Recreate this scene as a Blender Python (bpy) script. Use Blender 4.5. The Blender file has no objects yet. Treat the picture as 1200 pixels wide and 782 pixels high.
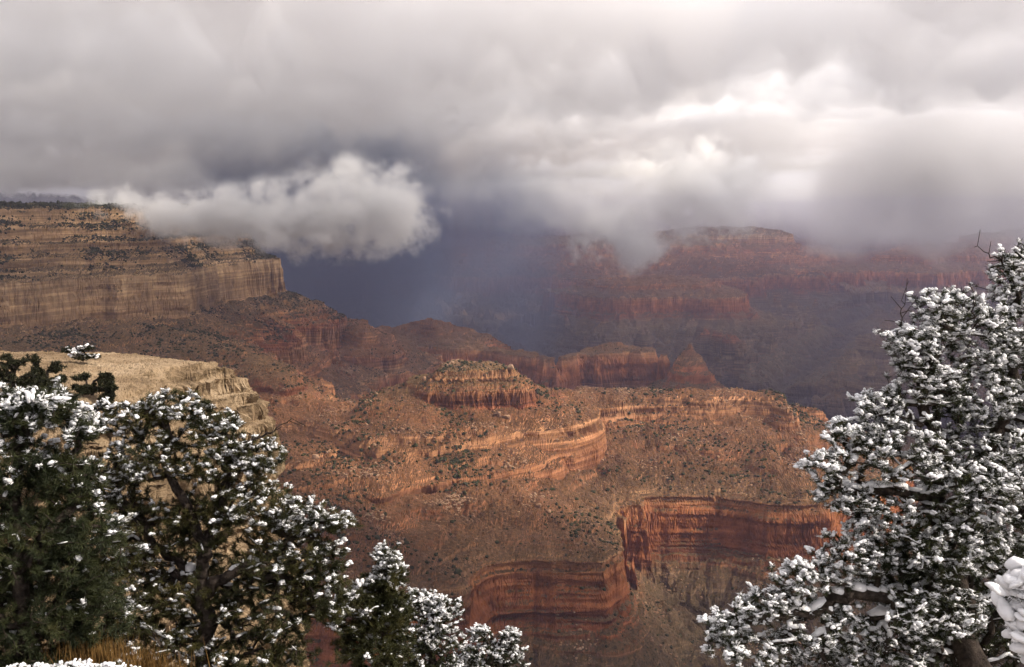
import bpy, math, random
import numpy as np
from mathutils import Vector, Matrix

scene = bpy.context.scene
COL = scene.collection
R = math.radians

# ------------------------------------------------------------------ camera
PITCH = R(6.5)
FOC = 1287.0                       # focal length in pixels of a 1200 wide picture
cam = bpy.data.cameras.new("camera")
cam_ob = bpy.data.objects.new("camera", cam)
COL.objects.link(cam_ob)
cam_ob.location = (0, 0, 0)
cam_ob.rotation_euler = (R(90) - PITCH, 0, 0)
cam.sensor_width = 36.0
cam.lens = 36.0 * FOC / 1200.0
cam.clip_start = 0.1
cam.clip_end = 120000
scene.camera = cam_ob

# ------------------------------------------------------------------ light
SUN_ELEV, SUN_AZ = R(36), R(108)   # azimuth clockwise from +Y (the view direction): behind and right
SUN_DIR = Vector((math.sin(SUN_AZ) * math.cos(SUN_ELEV), math.cos(SUN_AZ) * math.cos(SUN_ELEV), math.sin(SUN_ELEV)))
sun = bpy.data.lights.new("sun", 'SUN')
sun.energy = 5.0
sun.angle = R(0.6)
sun.color = (1.0, 0.90, 0.76)
sun_ob = bpy.data.objects.new("sun", sun)
COL.objects.link(sun_ob)
sun_ob.rotation_euler = (-SUN_DIR).to_track_quat('-Z', 'Y').to_euler()

world = bpy.data.worlds.new("World")
scene.world = world
world.use_nodes = True
NT = world.node_tree
NT.nodes.clear()
def _n(t, **kw):
    o = NT.nodes.new('ShaderNode' + t)
    for k, v in kw.items(): setattr(o, k, v)
    return o
def _put(sock, v):
    if hasattr(v, 'is_output'): NT.links.new(v, sock)
    else: sock.default_value = v
def _m(op, a, b=0.0, clamp=False):
    o = _n('Math', operation=op, use_clamp=clamp)
    _put(o.inputs[0], a); _put(o.inputs[1], b)
    return o.outputs[0]
def _range(v, a, b, c, d):
    o = _n('MapRange'); o.interpolation_type = 'SMOOTHSTEP'
    _put(o.inputs[0], v)
    for i, q in enumerate((a, b, c, d)): o.inputs[1 + i].default_value = q
    return o.outputs[0]
def _noise(vec, scale, detail, rough, dist=0.0):
    o = _n('TexNoise'); _put(o.inputs['Vector'], vec)
    o.inputs['Scale'].default_value = scale; o.inputs['Detail'].default_value = detail
    o.inputs['Roughness'].default_value = rough; o.inputs['Distortion'].default_value = dist
    return o.outputs['Fac']
_sky = _n('TexSky')
_sky.sky_type = 'NISHITA'
_sky.sun_disc = False
_sky.sun_elevation = SUN_ELEV
_sky.sun_rotation = SUN_AZ
_dir = _n('TexCoord').outputs['Generated']
_sep = _n('SeparateXYZ'); _put(_sep.inputs[0], _dir)
_h = _m('ADD', _m('MAXIMUM', _sep.outputs[2], 0.0), 0.16)
_cv = _n('CombineXYZ')
_put(_cv.inputs[0], _m('DIVIDE', _sep.outputs[0], _h)); _put(_cv.inputs[1], _m('DIVIDE', _sep.outputs[1], _h))
_cl = _noise(_cv.outputs[0], 0.62, 9, 0.55, 0.5)
_cl2 = _noise(_cv.outputs[0], 2.2, 6, 0.6, 0.8)
# the overcast is thin and bright towards one side, overhead and behind the viewer, heavy and dark towards the storm
def _towards(px, py):
    u, v = (px - 600.0) / FOC, (391.0 - py) / FOC
    c, s = math.cos(PITCH), math.sin(PITCH)
    d = Vector((u, c + v * s, -s + v * c)).normalized()
    o = _n('VectorMath', operation='DOT_PRODUCT'); _put(o.inputs[0], _dir); o.inputs[1].default_value = d
    return o.outputs['Value']
_back = _n('VectorMath', operation='DOT_PRODUCT'); _put(_back.inputs[0], _dir); _back.inputs[1].default_value = (.5, -.8, .3)
_bright = _m('ADD', _m('MULTIPLY', _range(_towards(1020, 40), .84, 1.0, 0, 1.4), _range(_sep.outputs[2], -.01, .06, .25, 1)), _range(_sep.outputs[2], .15, .8, 0, 1.0))
_bright = _m('ADD', _bright, _range(_back.outputs['Value'], -.1, .8, 0, .75))  # extra brightness added to the unseen sky behind, filling snow and facing cliffs
_thick = _m('ADD', _m('MULTIPLY', _m('SUBTRACT', _cl, .5), 1.9), _m('MULTIPLY', _m('SUBTRACT', _cl2, .5), .55))
_v = _m('SUBTRACT', _bright, _thick)
_cr = _n('ValToRGB')
_cr.color_ramp.elements[0].position = -0.0; _cr.color_ramp.elements[0].color = (.105, .098, .108, 1)
_e = _cr.color_ramp.elements.new(.30); _e.color = (.27, .25, .265, 1)
_e = _cr.color_ramp.elements.new(.62); _e.color = (.62, .59, .61, 1)
_cr.color_ramp.elements[-1].position = 1.0; _cr.color_ramp.elements[-1].color = (1.3, 1.27, 1.29, 1)
_put(_cr.inputs[0], _v)
_bgc = _n('Background'); _put(_bgc.inputs[0], _cr.outputs[0]); _bgc.inputs[1].default_value = 1.0
_bgs = _n('Background'); _put(_bgs.inputs[0], _sky.outputs[0]); _bgs.inputs[1].default_value = 0.12
_gap = _range(_v, 1.25, 1.6, 0, .55)
_mx = _n('MixShader'); _put(_mx.inputs[0], _gap); NT.links.new(_bgc.outputs[0], _mx.inputs[1]); NT.links.new(_bgs.outputs[0], _mx.inputs[2])
_wo = _n('OutputWorld'); NT.links.new(_mx.outputs[0], _wo.inputs[0])

scene.view_settings.view_transform = 'Standard'
scene.view_settings.look = 'None'
scene.view_settings.exposure = 0.55
scene.view_settings.gamma = 1.0
scene.view_settings.use_curve_mapping = False
scene.render.engine = 'CYCLES'
scene.cycles.use_denoising = True
scene.cycles.use_adaptive_sampling = True
scene.cycles.adaptive_threshold = 0.03
scene.cycles.max_bounces = 8
scene.cycles.diffuse_bounces = 2
scene.cycles.glossy_bounces = 1
scene.cycles.transparent_max_bounces = 12
scene.cycles.volume_bounces = 4
# ------------------------------------------------------------------ helpers
def ray(px, py):
    u, v = (px - 600.0) / FOC, (391.0 - py) / FOC
    c, s = math.cos(PITCH), math.sin(PITCH)
    return np.array([u, c + v * s, -s + v * c])

def on_level(px, py, z):
    """plan position of a photographed point that lies at level z"""
    d = ray(px, py)
    t = z / d[2]
    return (d[0] * t, d[1] * t)

def at_range(px, py, dist):
    """point seen at (px, py) whose ground distance ahead (y) is dist"""
    d = ray(px, py)
    t = dist / d[1]
    return Vector((d[0] * t, dist, d[2] * t))

def az_point(px, dist):
    return ((px - 600.0) / FOC * dist, dist)

TN = 1024
def make_tile(seed, beta, kmin=1, kmax=400):
    rng = np.random.default_rng(seed)
    f = np.fft.fft2(rng.standard_normal((TN, TN)))
    k = np.fft.fftfreq(TN) * TN
    kk = np.sqrt(k[:, None] ** 2 + k[None, :] ** 2)
    kk[0, 0] = 1
    amp = kk ** (-beta)
    amp[(kk < kmin) | (kk > kmax)] = 0
    t = np.real(np.fft.ifft2(f * amp))
    return (t / t.std()).astype(np.float32)

T_ROUGH = make_tile(1, 1.95, 2, 160)
T_SMOOTH = make_tile(2, 2.5, 2, 160)
T_FINE = make_tile(3, 1.5, 6, 90)
T_MID = make_tile(4, 2.1, 3, 200)

def tap(t, u, v):
    """bilinear, wrapping; u, v in tile periods"""
    u = np.asarray(u, np.float32) * TN
    v = np.asarray(v, np.float32) * TN
    iu = np.floor(u); iv = np.floor(v)
    fu = u - iu; fv = v - iv
    iu = iu.astype(np.int32) & (TN - 1); iv = iv.astype(np.int32) & (TN - 1)
    iu1 = (iu + 1) & (TN - 1); iv1 = (iv + 1) & (TN - 1)
    return (t[iv, iu] * (1 - fu) + t[iv, iu1] * fu) * (1 - fv) + (t[iv1, iu] * (1 - fu) + t[iv1, iu1] * fu) * fv

def smooth(a, b, x):
    t = np.clip((x - a) / (b - a), 0, 1)
    return t * t * (3 - 2 * t)

def poly_sd(poly, X, Y, closed=True):
    P = np.asarray(poly, float)
    n = len(P)
    d2 = np.full(X.shape, 1e18)
    ins = np.zeros(X.shape, bool)
    arc = np.zeros(X.shape); run = 0.0
    for i in range(n if closed else n - 1):
        a, b = P[i], P[(i + 1) % n]
        e = b - a
        t = np.clip(((X - a[0]) * e[0] + (Y - a[1]) * e[1]) / (e @ e + 1e-9), 0, 1)
        dx = X - a[0] - t * e[0]; dy = Y - a[1] - t * e[1]
        q = dx * dx + dy * dy
        L = math.hypot(e[0], e[1])
        arc = np.where(q < d2, run + t * L, arc); run += L
        d2 = np.minimum(d2, q)
        if closed and a[1] != b[1]:
            c = ((a[1] > Y) != (b[1] > Y)) & (X < (b[0] - a[0]) * (Y - a[1]) / (b[1] - a[1]) + a[0])
            ins ^= c
    d = np.sqrt(d2)
    return (np.where(ins, -d, d) if closed else d), arc

class Field:
    """signed distance of a plan outline, tabulated on a regular grid"""
    def __init__(self, poly, x0, x1, y0, y1, step, closed=True):
        self.x0, self.y0, self.s = x0, y0, step
        gx = np.arange(x0, x1 + step, step); gy = np.arange(y0, y1 + step, step)
        X, Y = np.meshgrid(gx, gy)
        g, a = poly_sd(poly, X, Y, closed)
        self.g = g.astype(np.float32); self.a = a.astype(np.float32)
    def both(self, x, y):
        d = self(x, y)
        u = np.clip((x - self.x0) / self.s, 0, self.g.shape[1] - 1.001)
        v = np.clip((y - self.y0) / self.s, 0, self.g.shape[0] - 1.001)
        iu = u.astype(np.int32); iv = v.astype(np.int32)
        fu = u - iu; fv = v - iv
        a = self.a
        q = [a[iv, iu], a[iv, iu + 1], a[iv + 1, iu], a[iv + 1, iu + 1]]
        lo = np.minimum(np.minimum(q[0], q[1]), np.minimum(q[2], q[3])); hi = np.maximum(np.maximum(q[0], q[1]), np.maximum(q[2], q[3]))
        b = (q[0] * (1 - fu) + q[1] * fu) * (1 - fv) + (q[2] * (1 - fu) + q[3] * fu) * fv
        return d, np.where(hi - lo > 4 * self.s, q[0], b)
    def __call__(self, x, y):
        u = np.clip((x - self.x0) / self.s, 0, self.g.shape[1] - 1.001)
        v = np.clip((y - self.y0) / self.s, 0, self.g.shape[0] - 1.001)
        iu = u.astype(np.int32); iv = v.astype(np.int32)
        fu = u - iu; fv = v - iv
        g = self.g
        return (g[iv, iu] * (1 - fu) + g[iv, iu + 1] * fu) * (1 - fv) + (g[iv + 1, iu] * (1 - fu) + g[iv + 1, iu + 1] * fu) * fv

def trace(z, pts):
    return [on_level(px, py, z) for px, py in pts]

def mid(poly):
    return Field(poly, -2600, 2600, 300, 6200, 10)
def far(poly, closed=True):
    return Field(poly, -11000, 11000, 2200, 18000, 45, closed)

# ------------------------------------------------------------------ plan of the canyon: outlines of the cliff bands
Z_COC, Z_S1, Z_S2, Z_S3, Z_RW = -255.0, -325.0, -370.0, -410.0, -475.0
P_COC = trace(Z_COC, [(-330, 425), (-200, 408), (-90, 396), (0, 390), (50, 386), (96, 379), (140, 377), (183, 373), (221, 371), (242, 362), (267, 352), (304, 346)]) \
    + [(-700, 3420), (-900, 3600), (-1500, 3900), (-2600, 4500), (-2600, 1500)]
P_S1 = trace(Z_S1, [(-330, 510), (-150, 480), (0, 470), (90, 466), (150, 452), (208, 431), (270, 438), (337, 450), (352, 446), (335, 425), (300, 405), (280, 392), (300, 372), (330, 360), (352, 360)]) \
    + [(-640, 3560), (-900, 3800), (-1700, 4300), (-2600, 4500), (-2600, 1500)]
P_S2 = trace(Z_S2, [(-330, 560), (-150, 530), (0, 520), (120, 516), (220, 510), (300, 503), (350, 497), (390, 510), (442, 524), (480, 520), (513, 518), (565, 512), (611, 503), (626, 494), (657, 481), (700, 475), (736, 472), (773, 470), (834, 472), (880, 469), (913, 472), (921, 475)]) \
    + [(548, 2160), (470, 2230), (300, 2240), (140, 2240), (-40, 2200), (-200, 2130), (-300, 2060), (-370, 2090), (-520, 2350), (-620, 2650), (-600, 2950)] \
    + trace(Z_S2, [(385, 380), (425, 392), (440, 391)]) + [(-480, 3620), (-800, 3900), (-1700, 4400), (-2600, 4600), (-2600, 1500)]
P_S3 = trace(Z_S3, [(-330, 600), (-150, 580), (0, 560), (200, 545), (290, 538), (330, 540), (378, 556), (405, 566), (430, 580), (451, 581), (473, 572), (510, 564), (550, 558), (577, 555), (614, 546), (639, 536), (657, 527)]) + trace(-424, [(690, 513), (727, 508), (773, 508), (822, 510), (865, 509), (905, 502), (926, 493)]) \
    + [(640, 2180), (560, 2300), (300, 2350), (60, 2330), (-140, 2260), (-280, 2190), (-330, 2200), (-440, 2360), (-540, 2650), (-530, 2950)] \
    + trace(Z_S3, [(400, 400), (440, 405), (457, 403)]) + [(-390, 3600), (-700, 4000), (-1700, 4500), (-2600, 4700), (-2600, 1400)]
P_RW = trace(Z_RW, [(-330, 745), (-100, 735), (100, 720), (250, 716), (350, 700), (420, 706), (480, 694), (505, 691), (540, 685), (554, 664), (575, 652), (625, 648), (667, 650), (700, 650), (719, 639), (724, 618), (717, 602), (727, 585), (742, 577), (771, 574), (833, 576), (875, 579), (900, 585), (958, 585), (1000, 575), (1040, 560)]) \
    + [(760, 2060), (740, 2250), (600, 2420), (300, 2480), (0, 2450), (-150, 2400), (-280, 2380), (-400, 2520), (-440, 2760), (-410, 3050), (-330, 3250), (-280, 3450), (-330, 3800), (-700, 4200), (-1700, 4700), (-2600, 4900), (-2600, 1000)]
P_B1 = trace(-307, [(474, 447), (500, 449), (530, 448), (570, 446), (600, 444), (612, 444)]) + [(22, 2010), (0, 2050), (-60, 2070), (-130, 2060), (-190, 2010)]
P_B2 = trace(-278, [(514, 430), (540, 431), (570, 430), (590, 429), (600, 429)]) + [(2, 1990), (-20, 2020), (-90, 2030), (-128, 2000)]
# ridge behind
P_R1 = [az_point(430, 4300), az_point(455, 3900), az_point(520, 3720), az_point(570, 3700)] + trace(Z_RW, [(600, 415), (630, 417), (652, 425), (664, 419), (678, 413), (699, 411), (720, 412), (750, 412), (773, 412), (784, 420)]) \
    + [(505, 3560), (480, 3720), (390, 3735), (300, 3725), (235, 3680), (180, 3560), (138, 3460), (85, 3620), (0, 3665), (-86, 3790), (-160, 3960), (-300, 4200), (-520, 4380)]
P_R1T = [az_point(460, 4150), az_point(490, 3980), az_point(515, 3960), az_point(545, 4100), az_point(530, 4250), az_point(480, 4300)]
P_R1D = [az_point(700, 3690), az_point(714, 3668), az_point(734, 3690), az_point(738, 3720), az_point(712, 3730)]
PYR = az_point(809, 3520)
# far country
P_M1 = [az_point(690, 6050), az_point(720, 5950), az_point(790, 5980), az_point(840, 5900), az_point(868, 5950), az_point(872, 6300), az_point(850, 6900), az_point(740, 7100), az_point(690, 6700), az_point(640, 6500), az_point(655, 6250)]
P_M2 = [az_point(470, 8600), az_point(520, 8000), az_point(560, 7700), az_point(600, 7900), az_point(640, 7500), az_point(680, 7700), az_point(740, 7900), az_point(800, 7700), az_point(850, 7600), az_point(905, 7700), az_point(930, 8000), az_point(925, 9000), az_point(1000, 9500), az_point(990, 11500), az_point(500, 12000)]
P_M2S = [az_point(540, 8700), az_point(600, 8500), az_point(690, 8350), az_point(760, 8500), az_point(830, 8300), az_point(880, 8500), az_point(910, 9200), az_point(880, 10500), az_point(560, 11000)]
P_M2T = [az_point(760, 9700), az_point(800, 9400), az_point(850, 9350), az_point(905, 9400), az_point(925, 9800), az_point(905, 10300), az_point(780, 10300)]
TEMPLE = az_point(862, 9800)
P_M3 = [az_point(960, 8600), az_point(1000, 8300), az_point(1060, 8500), az_point(1100, 8200), az_point(1180, 8600), az_point(1300, 8500), az_point(1400, 9500), az_point(1300, 12000), az_point(1000, 12000), az_point(980, 10000)]
P_M4 = [az_point(250, 7600), az_point(330, 7200), az_point(400, 7500), az_point(450, 7300), az_point(480, 7800), az_point(460, 9000), az_point(380, 10500), az_point(100, 10500), az_point(-100, 8000), az_point(0, 7500)]
P_NR = [az_point(-500, 14500), az_point(100, 13500), az_point(300, 14500), az_point(500, 13300), az_point(700, 14200), az_point(840, 13400), az_point(960, 14000), az_point(1050, 13200), az_point(1250, 14000), az_point(1700, 13500), az_point(1700, 17500), az_point(-500, 17500)]
GORGE = [(-6000, 6200), az_point(300, 5600), az_point(560, 5250), az_point(720, 4650), az_point(840, 3960), az_point(930, 3760), az_point(1010, 3640), az_point(1150, 3500), az_point(1400, 3400), (6000, 4300)]
SIDE_G = [az_point(905, 4400), az_point(950, 5100), az_point(960, 5600), az_point(1000, 6300), az_point(985, 7000), az_point(1040, 7800)]
SIDE_G2 = [az_point(720, 4700), az_point(640, 5600), az_point(600, 6400), az_point(520, 7000)]

F = {k: mid(p) for k, p in dict(COC=P_COC, S1=P_S1, S2=P_S2, S3=P_S3, RW=P_RW, B1=P_B1, B2=P_B2, R1=P_R1, R1T=P_R1T, R1D=P_R1D).items()}
F.update({k: far(p) for k, p in dict(M1=P_M1, M2=P_M2, M2S=P_M2S, M2T=P_M2T, M3=P_M3, M4=P_M4, NR=P_NR).items()})
F.update({k: far(p, False) for k, p in dict(G=GORGE, SG=SIDE_G, SG2=SIDE_G2).items()})

def prof(d, pts):
    a = np.array(pts, float)
    return np.interp(d, a[:, 0], a[:, 1]).astype(np.float32)

SLOPE_OUT = [(700, -672), (1500, -690), (4000, -700)]
PR_COC = [(-1500, 20), (-700, 12), (-150, 6), (-138, -6), (-132, -30), (-114, -38), (-107, -62), (-86, -76), (-80, -98), (-58, -110), (-52, -128), (-20, -149), (-13, -153), (-4, -250), (0, -255), (70, -291), (140, -328), (190, -345), (260, -700), (4000, -1100)]
PR_S1 = [(-400, -238), (-200, -268), (-60, -306), (0, -325), (8, -340), (50, -358), (56, -372), (90, -390), (150, -700), (4000, -1100)]
PR_S2 = [(-260, -350), (-90, -356), (-30, -364), (0, -370), (3, -384), (9, -386), (12, -398), (20, -400), (23, -409), (40, -413), (70, -424), (130, -700), (4000, -1100)]
PR_S3 = [(-300, -335), (-120, -368), (-40, -397), (0, -410), (3, -422), (7, -424), (10, -438), (16, -441), (100, -474), (130, -484), (180, -700), (4000, -1100)]
PR_RW = [(-600, -360), (-300, -392), (-120, -434), (-40, -462), (0, -475), (3, -484), (7, -500), (11, -545), (17, -574), (26, -578), (30, -586), (40, -590), (44, -599), (160, -662), (330, -725), (700, -770), (1500, -800)]
PR_B1 = [(-60, -292), (-20, -303), (0, -309), (2, -316), (6, -317), (8, -321), (60, -339), (120, -364), (140, -372), (220, -700), (4000, -1100)]
PR_B2 = [(-30, -281), (0, -284), (2, -291), (5, -292), (7, -298), (12, -301), (40, -318), (100, -700), (4000, -1100)]
PR_RWF = [(-600, -430), (-200, -450), (-60, -467), (0, -475), (8, -510), (16, -590), (30, -600), (200, -668), (500, -720), (4000, -760)]
PR_R1T = [(-90, -418), (-60, -428), (0, -452), (80, -480), (300, -570), (480, -1000), (4000, -1100)]
PR_R1D = [(-60, -440), (0, -462), (60, -480), (130, -1000), (4000, -1100)]
PR_M1 = [(-500, -395), (-180, -425), (-150, -455), (-60, -470), (0, -480), (14, -560), (30, -570), (45, -575), (62, -600), (400, -730), (900, -770), (3000, -800)]
PR_M2 = [(-1500, -300), (-400, -385), (-160, -440), (-30, -472), (0, -480), (20, -530), (34, -536), (55, -580), (80, -592), (460, -735), (900, -770), (3000, -800)]
PR_M2S = [(-600, -260), (-300, -285), (-240, -330), (-100, -352), (-85, -385), (0, -400), (14, -440), (200, -500), (900, -740), (3000, -800)]
PR_M2T = [(-300, -170), (-100, -205), (0, -225), (15, -290), (200, -360), (600, -500), (3000, -800)]
PR_M3 = [(-2000, -120), (-1200, -260), (-1180, -320), (-500, -390), (-480, -430), (0, -480), (20, -530), (34, -536), (55, -580), (80, -592), (360, -700), (800, -755), (3000, -800)]
PR_NR = [(-2000, -20), (-300, -35), (0, -50), (60, -120), (140, -150), (160, -250), (700, -420), (720, -470), (1300, -500), (1330, -600), (2000, -720), (4000, -780)]
PR_G = [(0, -1010), (60, -1000), (260, -885), (440, -790), (500, -745), (548, -695), (560, -690), (590, -640), (600, 2000)]
PR_SG = [(0, -760), (30, -755), (120, -715), (190, -690), (200, 2000)]

# thin bedded ledges of the red beds: level -> level map with alternating risers and benches
_rng = np.random.default_rng(7)
_zi, _zo, _z = [-2000.0], [-2000.0], -1100.0
while _z < 60:
    th = _rng.uniform(5, 19)
    fr = _rng.uniform(0.16, 0.36); rise = _rng.uniform(0.6, 0.9)
    _zi += [_z, _z + th * (1 - fr)]
    _zo += [_z, _z + th * (1 - rise)]
    _z += th
_zi.append(2000.0); _zo.append(2000.0)
def ledges(z):
    return np.interp(z, _zi, _zo).astype(np.float32)

CLASS = ['canyon_rim', 'promontory', 'butte', 'ridge', 'mesa', 'canyon_floor']
def height(x, y, want_class=False):
    n_big = tap(T_MID, x / 2600, y / 2600)                   # bays and noses
    n_med = tap(T_ROUGH, x / 900 + .3, y / 900)
    gul = np.minimum(np.abs(tap(T_SMOOTH, x / 520 + .17, y / 520 + .4)), 1.7)   # gullies
    w_near = 5.0 * n_med + 6.0 * (gul - .7)
    w_far = 95.0 * n_big + 22.0 * n_med + 55 * (gul - .7)
    dist = np.hypot(x, y)
    kf = smooth(2600, 5200, dist)
    z = np.full(x.shape, -1500, np.float32)
    cls = np.zeros(x.shape, np.int8)
    def lay(v, c):
        nonlocal z
        if want_class:
            cls[...] = np.where(v > z, c, cls)
        z = np.maximum(z, v)
    floor_ = -700 + 34 * n_big + 10 * n_med + 46 * (gul - .7)
    lay(floor_ + 0 * x, 5)
    for k, p in (('COC', PR_COC), ('S1', PR_S1), ('S2', PR_S2), ('S3', PR_S3), ('RW', PR_RW)):
        d, arc = F[k].both(x, y)
        a = {'COC': 1.3, 'S1': 1.3, 'S2': .55, 'S3': .5, 'RW': .8}[k]
        chute = np.abs(tap(T_MID, arc / 800 + d / 5000, d / 1500 + .37)) + .45 * np.abs(tap(T_MID, arc / 310 + d / 2600, d / 800 + .71))
        chute = np.minimum(chute, 1.6) - .9
        joint = tap(T_FINE, arc / 420, .2 + d / 9000)
        d = d + a * w_near + smooth(8, 170, d) * 44 * chute - (2.6 if k == 'COC' else 1.4 if k == 'RW' else .7) * chute * (1 - smooth(0, 40, d)) + .45 * joint * (1 - smooth(20, 60, d)) * smooth(-40, 0, d)
        lay(prof(d, p), 0 if k == 'COC' else 1)
    for k, p in (('B1', PR_B1), ('B2', PR_B2)):
        lay(prof(F[k](x, y) + .45 * w_near + (0 if k == 'B1' else 2.5 * tap(T_FINE, x / 160, y / 160)), p), 2)
    wr = 3 * n_med + 16 * (gul - .7)
    for k, p in (('R1', PR_RWF), ('R1T', PR_R1T), ('R1D', PR_R1D)):
        d = F[k](x, y)
        lay(prof(d + wr + smooth(20, 260, d) * 40 * (gul - .7), p), 3)
    dp = np.hypot(x - PYR[0], (y - PYR[1]) * .8) + 1.2 * wr * .5
    lay(prof(dp, [(0, -430), (12, -446), (45, -484), (58, -512), (75, -530), (80, -548), (260, -670), (600, -700)]), 3)
    for k, p in (('M1', PR_M1), ('M2', PR_M2), ('M2S', PR_M2S), ('M2T', PR_M2T), ('M3', PR_M3), ('M4', PR_M2), ('NR', PR_NR)):
        d = F[k](x, y)
        lay(prof(d + w_far * (.35 if k in ('M1', 'M2T') else 1) + smooth(20, 400, d) * 90 * (gul - .7), p), 4)
    dp = np.hypot(x - TEMPLE[0], (y - TEMPLE[1]) * .7) + 14 * n_med
    lay(prof(dp, [(0, -160), (40, -176), (160, -235), (175, -262), (330, -292), (800, -520), (3000, -900)]), 4)
    gw = 40 * n_med + 130 * (gul - .75) - 30
    g = prof(F['G'](x, y) + gw, PR_G)
    # side spurs inside the gorge
    g = g + smooth(-700, -760, g) * 40 * (np.abs(n_med) - .6)
    sg = prof(F['SG'](x, y) + 18 * n_med, PR_SG)
    sg2 = prof(F['SG2'](x, y) + 18 * n_med, PR_SG)
    cut = (np.minimum(np.minimum(g, sg), sg2) < z) & (y > 2700) & (F['R1'](x, y) > 90 + 30 * n_med) & (np.hypot(x - PYR[0], y - PYR[1]) > 190)
    if want_class:
        cls[...] = np.where(cut, 5, cls)
    z = np.where(cut, np.minimum(np.minimum(g, sg), sg2), z)
    # erosion detail
    n_s = tap(T_ROUGH, x / 260 + .6, y / 260 + .1)
    rill = np.minimum(np.abs(tap(T_MID, x / 520 + .21, y / 520 + .63)), 1.5) - .75
    z = z + (3.2 + 5 * kf) * rill * smooth(6, -30, z) * np.where((z > -330) & (z < -270) & (np.abs(x + 90) < 160) & (y < 2100), .2, 1)
    z = z + 2.0 * n_s + 5.0 * kf * n_med
    led = ledges(z + 2.2 * n_med)
    amt = np.clip(.55 + .45 * tap(T_MID, x / 700 + .2, y / 700 + .7),   .32, 1.0)
    amt = amt * np.where((z < -300) & (z > -470), 1.0, np.where(z > -260, .8, .45))
    amt = amt * np.where(np.abs(F['B1'](x, y) - 75) < 72, .3, 1.0)
    z = z + amt * (led - (z + 2.2 * n_med))
    return (z, cls) if want_class else z

Q = 1.0          # mesh quality
NC, NF, NR_ = int(1560 * Q), 3600, int(2100 * Q)
def build_canyon():
    az = np.linspace(R(-31.5), R(31.5), NC)
    rr = np.exp(np.linspace(math.log(760), math.log(17500), NF))
    A, RR = np.meshgrid(az, rr, indexing='ij')
    out = np.empty((NC, NR_, 3), np.float32)
    Z = np.empty((NC, NF), np.float32)
    for c0 in range(0, NC, 260):
        a = A[c0:c0 + 260]; r = RR[c0:c0 + 260]
        Z[c0:c0 + 260] = height((np.sin(a) * r).astype(np.float32), (np.cos(a) * r).astype(np.float32))
    # rows are spread along each profile by how large they look; the spread is evened out between neighbouring profiles
    rm = rr[None, 1:]
    w = np.sqrt((np.diff(Z, axis=1) / rm) ** 2 + (.30 * np.diff(rr)[None] / rm) ** 2).astype(np.float32)
    for rad in (26, 22, 17):
        p = np.pad(w, ((rad + 1, rad), (0, 0)), mode='edge')
        cs = np.cumsum(p, axis=0, dtype=np.float64)
        w = ((cs[2 * rad + 1:] - cs[:-2 * rad - 1]) / (2 * rad + 1)).astype(np.float32)
    s = np.concatenate([np.zeros((NC, 1)), np.cumsum(w, axis=1, dtype=np.float64)], axis=1)
    for i in range(NC):
        t = np.linspace(0, s[i, -1], NR_)
        ri = np.interp(t, s[i], rr); zi = np.interp(ri, rr, Z[i])
        out[i, :, 0] = math.sin(az[i]) * ri
        out[i, :, 1] = math.cos(az[i]) * ri
        out[i, :, 2] = zi
    return out

def grid_normals(V):
    du = np.zeros_like(V); dv = np.zeros_like(V)
    du[1:-1] = V[2:] - V[:-2]; du[0] = V[1] - V[0]; du[-1] = V[-1] - V[-2]
    dv[:, 1:-1] = V[:, 2:] - V[:, :-2]; dv[:, 0] = V[:, 1] - V[:, 0]; dv[:, -1] = V[:, -1] - V[:, -2]
    n = np.cross(du, dv)
    n /= np.linalg.norm(n, axis=2, keepdims=True) + 1e-9
    n[n[..., 2] < 0] *= -1
    return n

def mesh_from(name, verts, faces, mat=None, smooth_shade=False):
    """verts (n,3), faces (m,k) arrays"""
    verts = np.ascontiguousarray(verts, np.float32); faces = np.ascontiguousarray(faces, np.int32)
    me = bpy.data.meshes.new(name)
    m, k = faces.shape
    me.vertices.add(len(verts)); me.vertices.foreach_set('co', verts.ravel())
    me.loops.add(m * k); me.loops.foreach_set('vertex_index', faces.ravel())
    me.polygons.add(m)
    me.polygons.foreach_set('loop_start', np.arange(0, m * k, k, dtype=np.int32))
    me.polygons.foreach_set('use_smooth', np.full(m, smooth_shade, bool))
    me.update(calc_edges=True)
    if mat: me.materials.append(mat)
    return me

def link(name, me, parent=None, **tags):
    o = bpy.data.objects.new(name, me)
    COL.objects.link(o)
    if parent is not None: o.parent = parent
    for k, v in tags.items(): o[k] = v
    return o
# ------------------------------------------------------------------ rock material
def nodes_of(name):
    m = bpy.data.materials.new(name); m.use_nodes = True
    nt = m.node_tree; nt.nodes.clear()
    return m, nt

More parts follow.
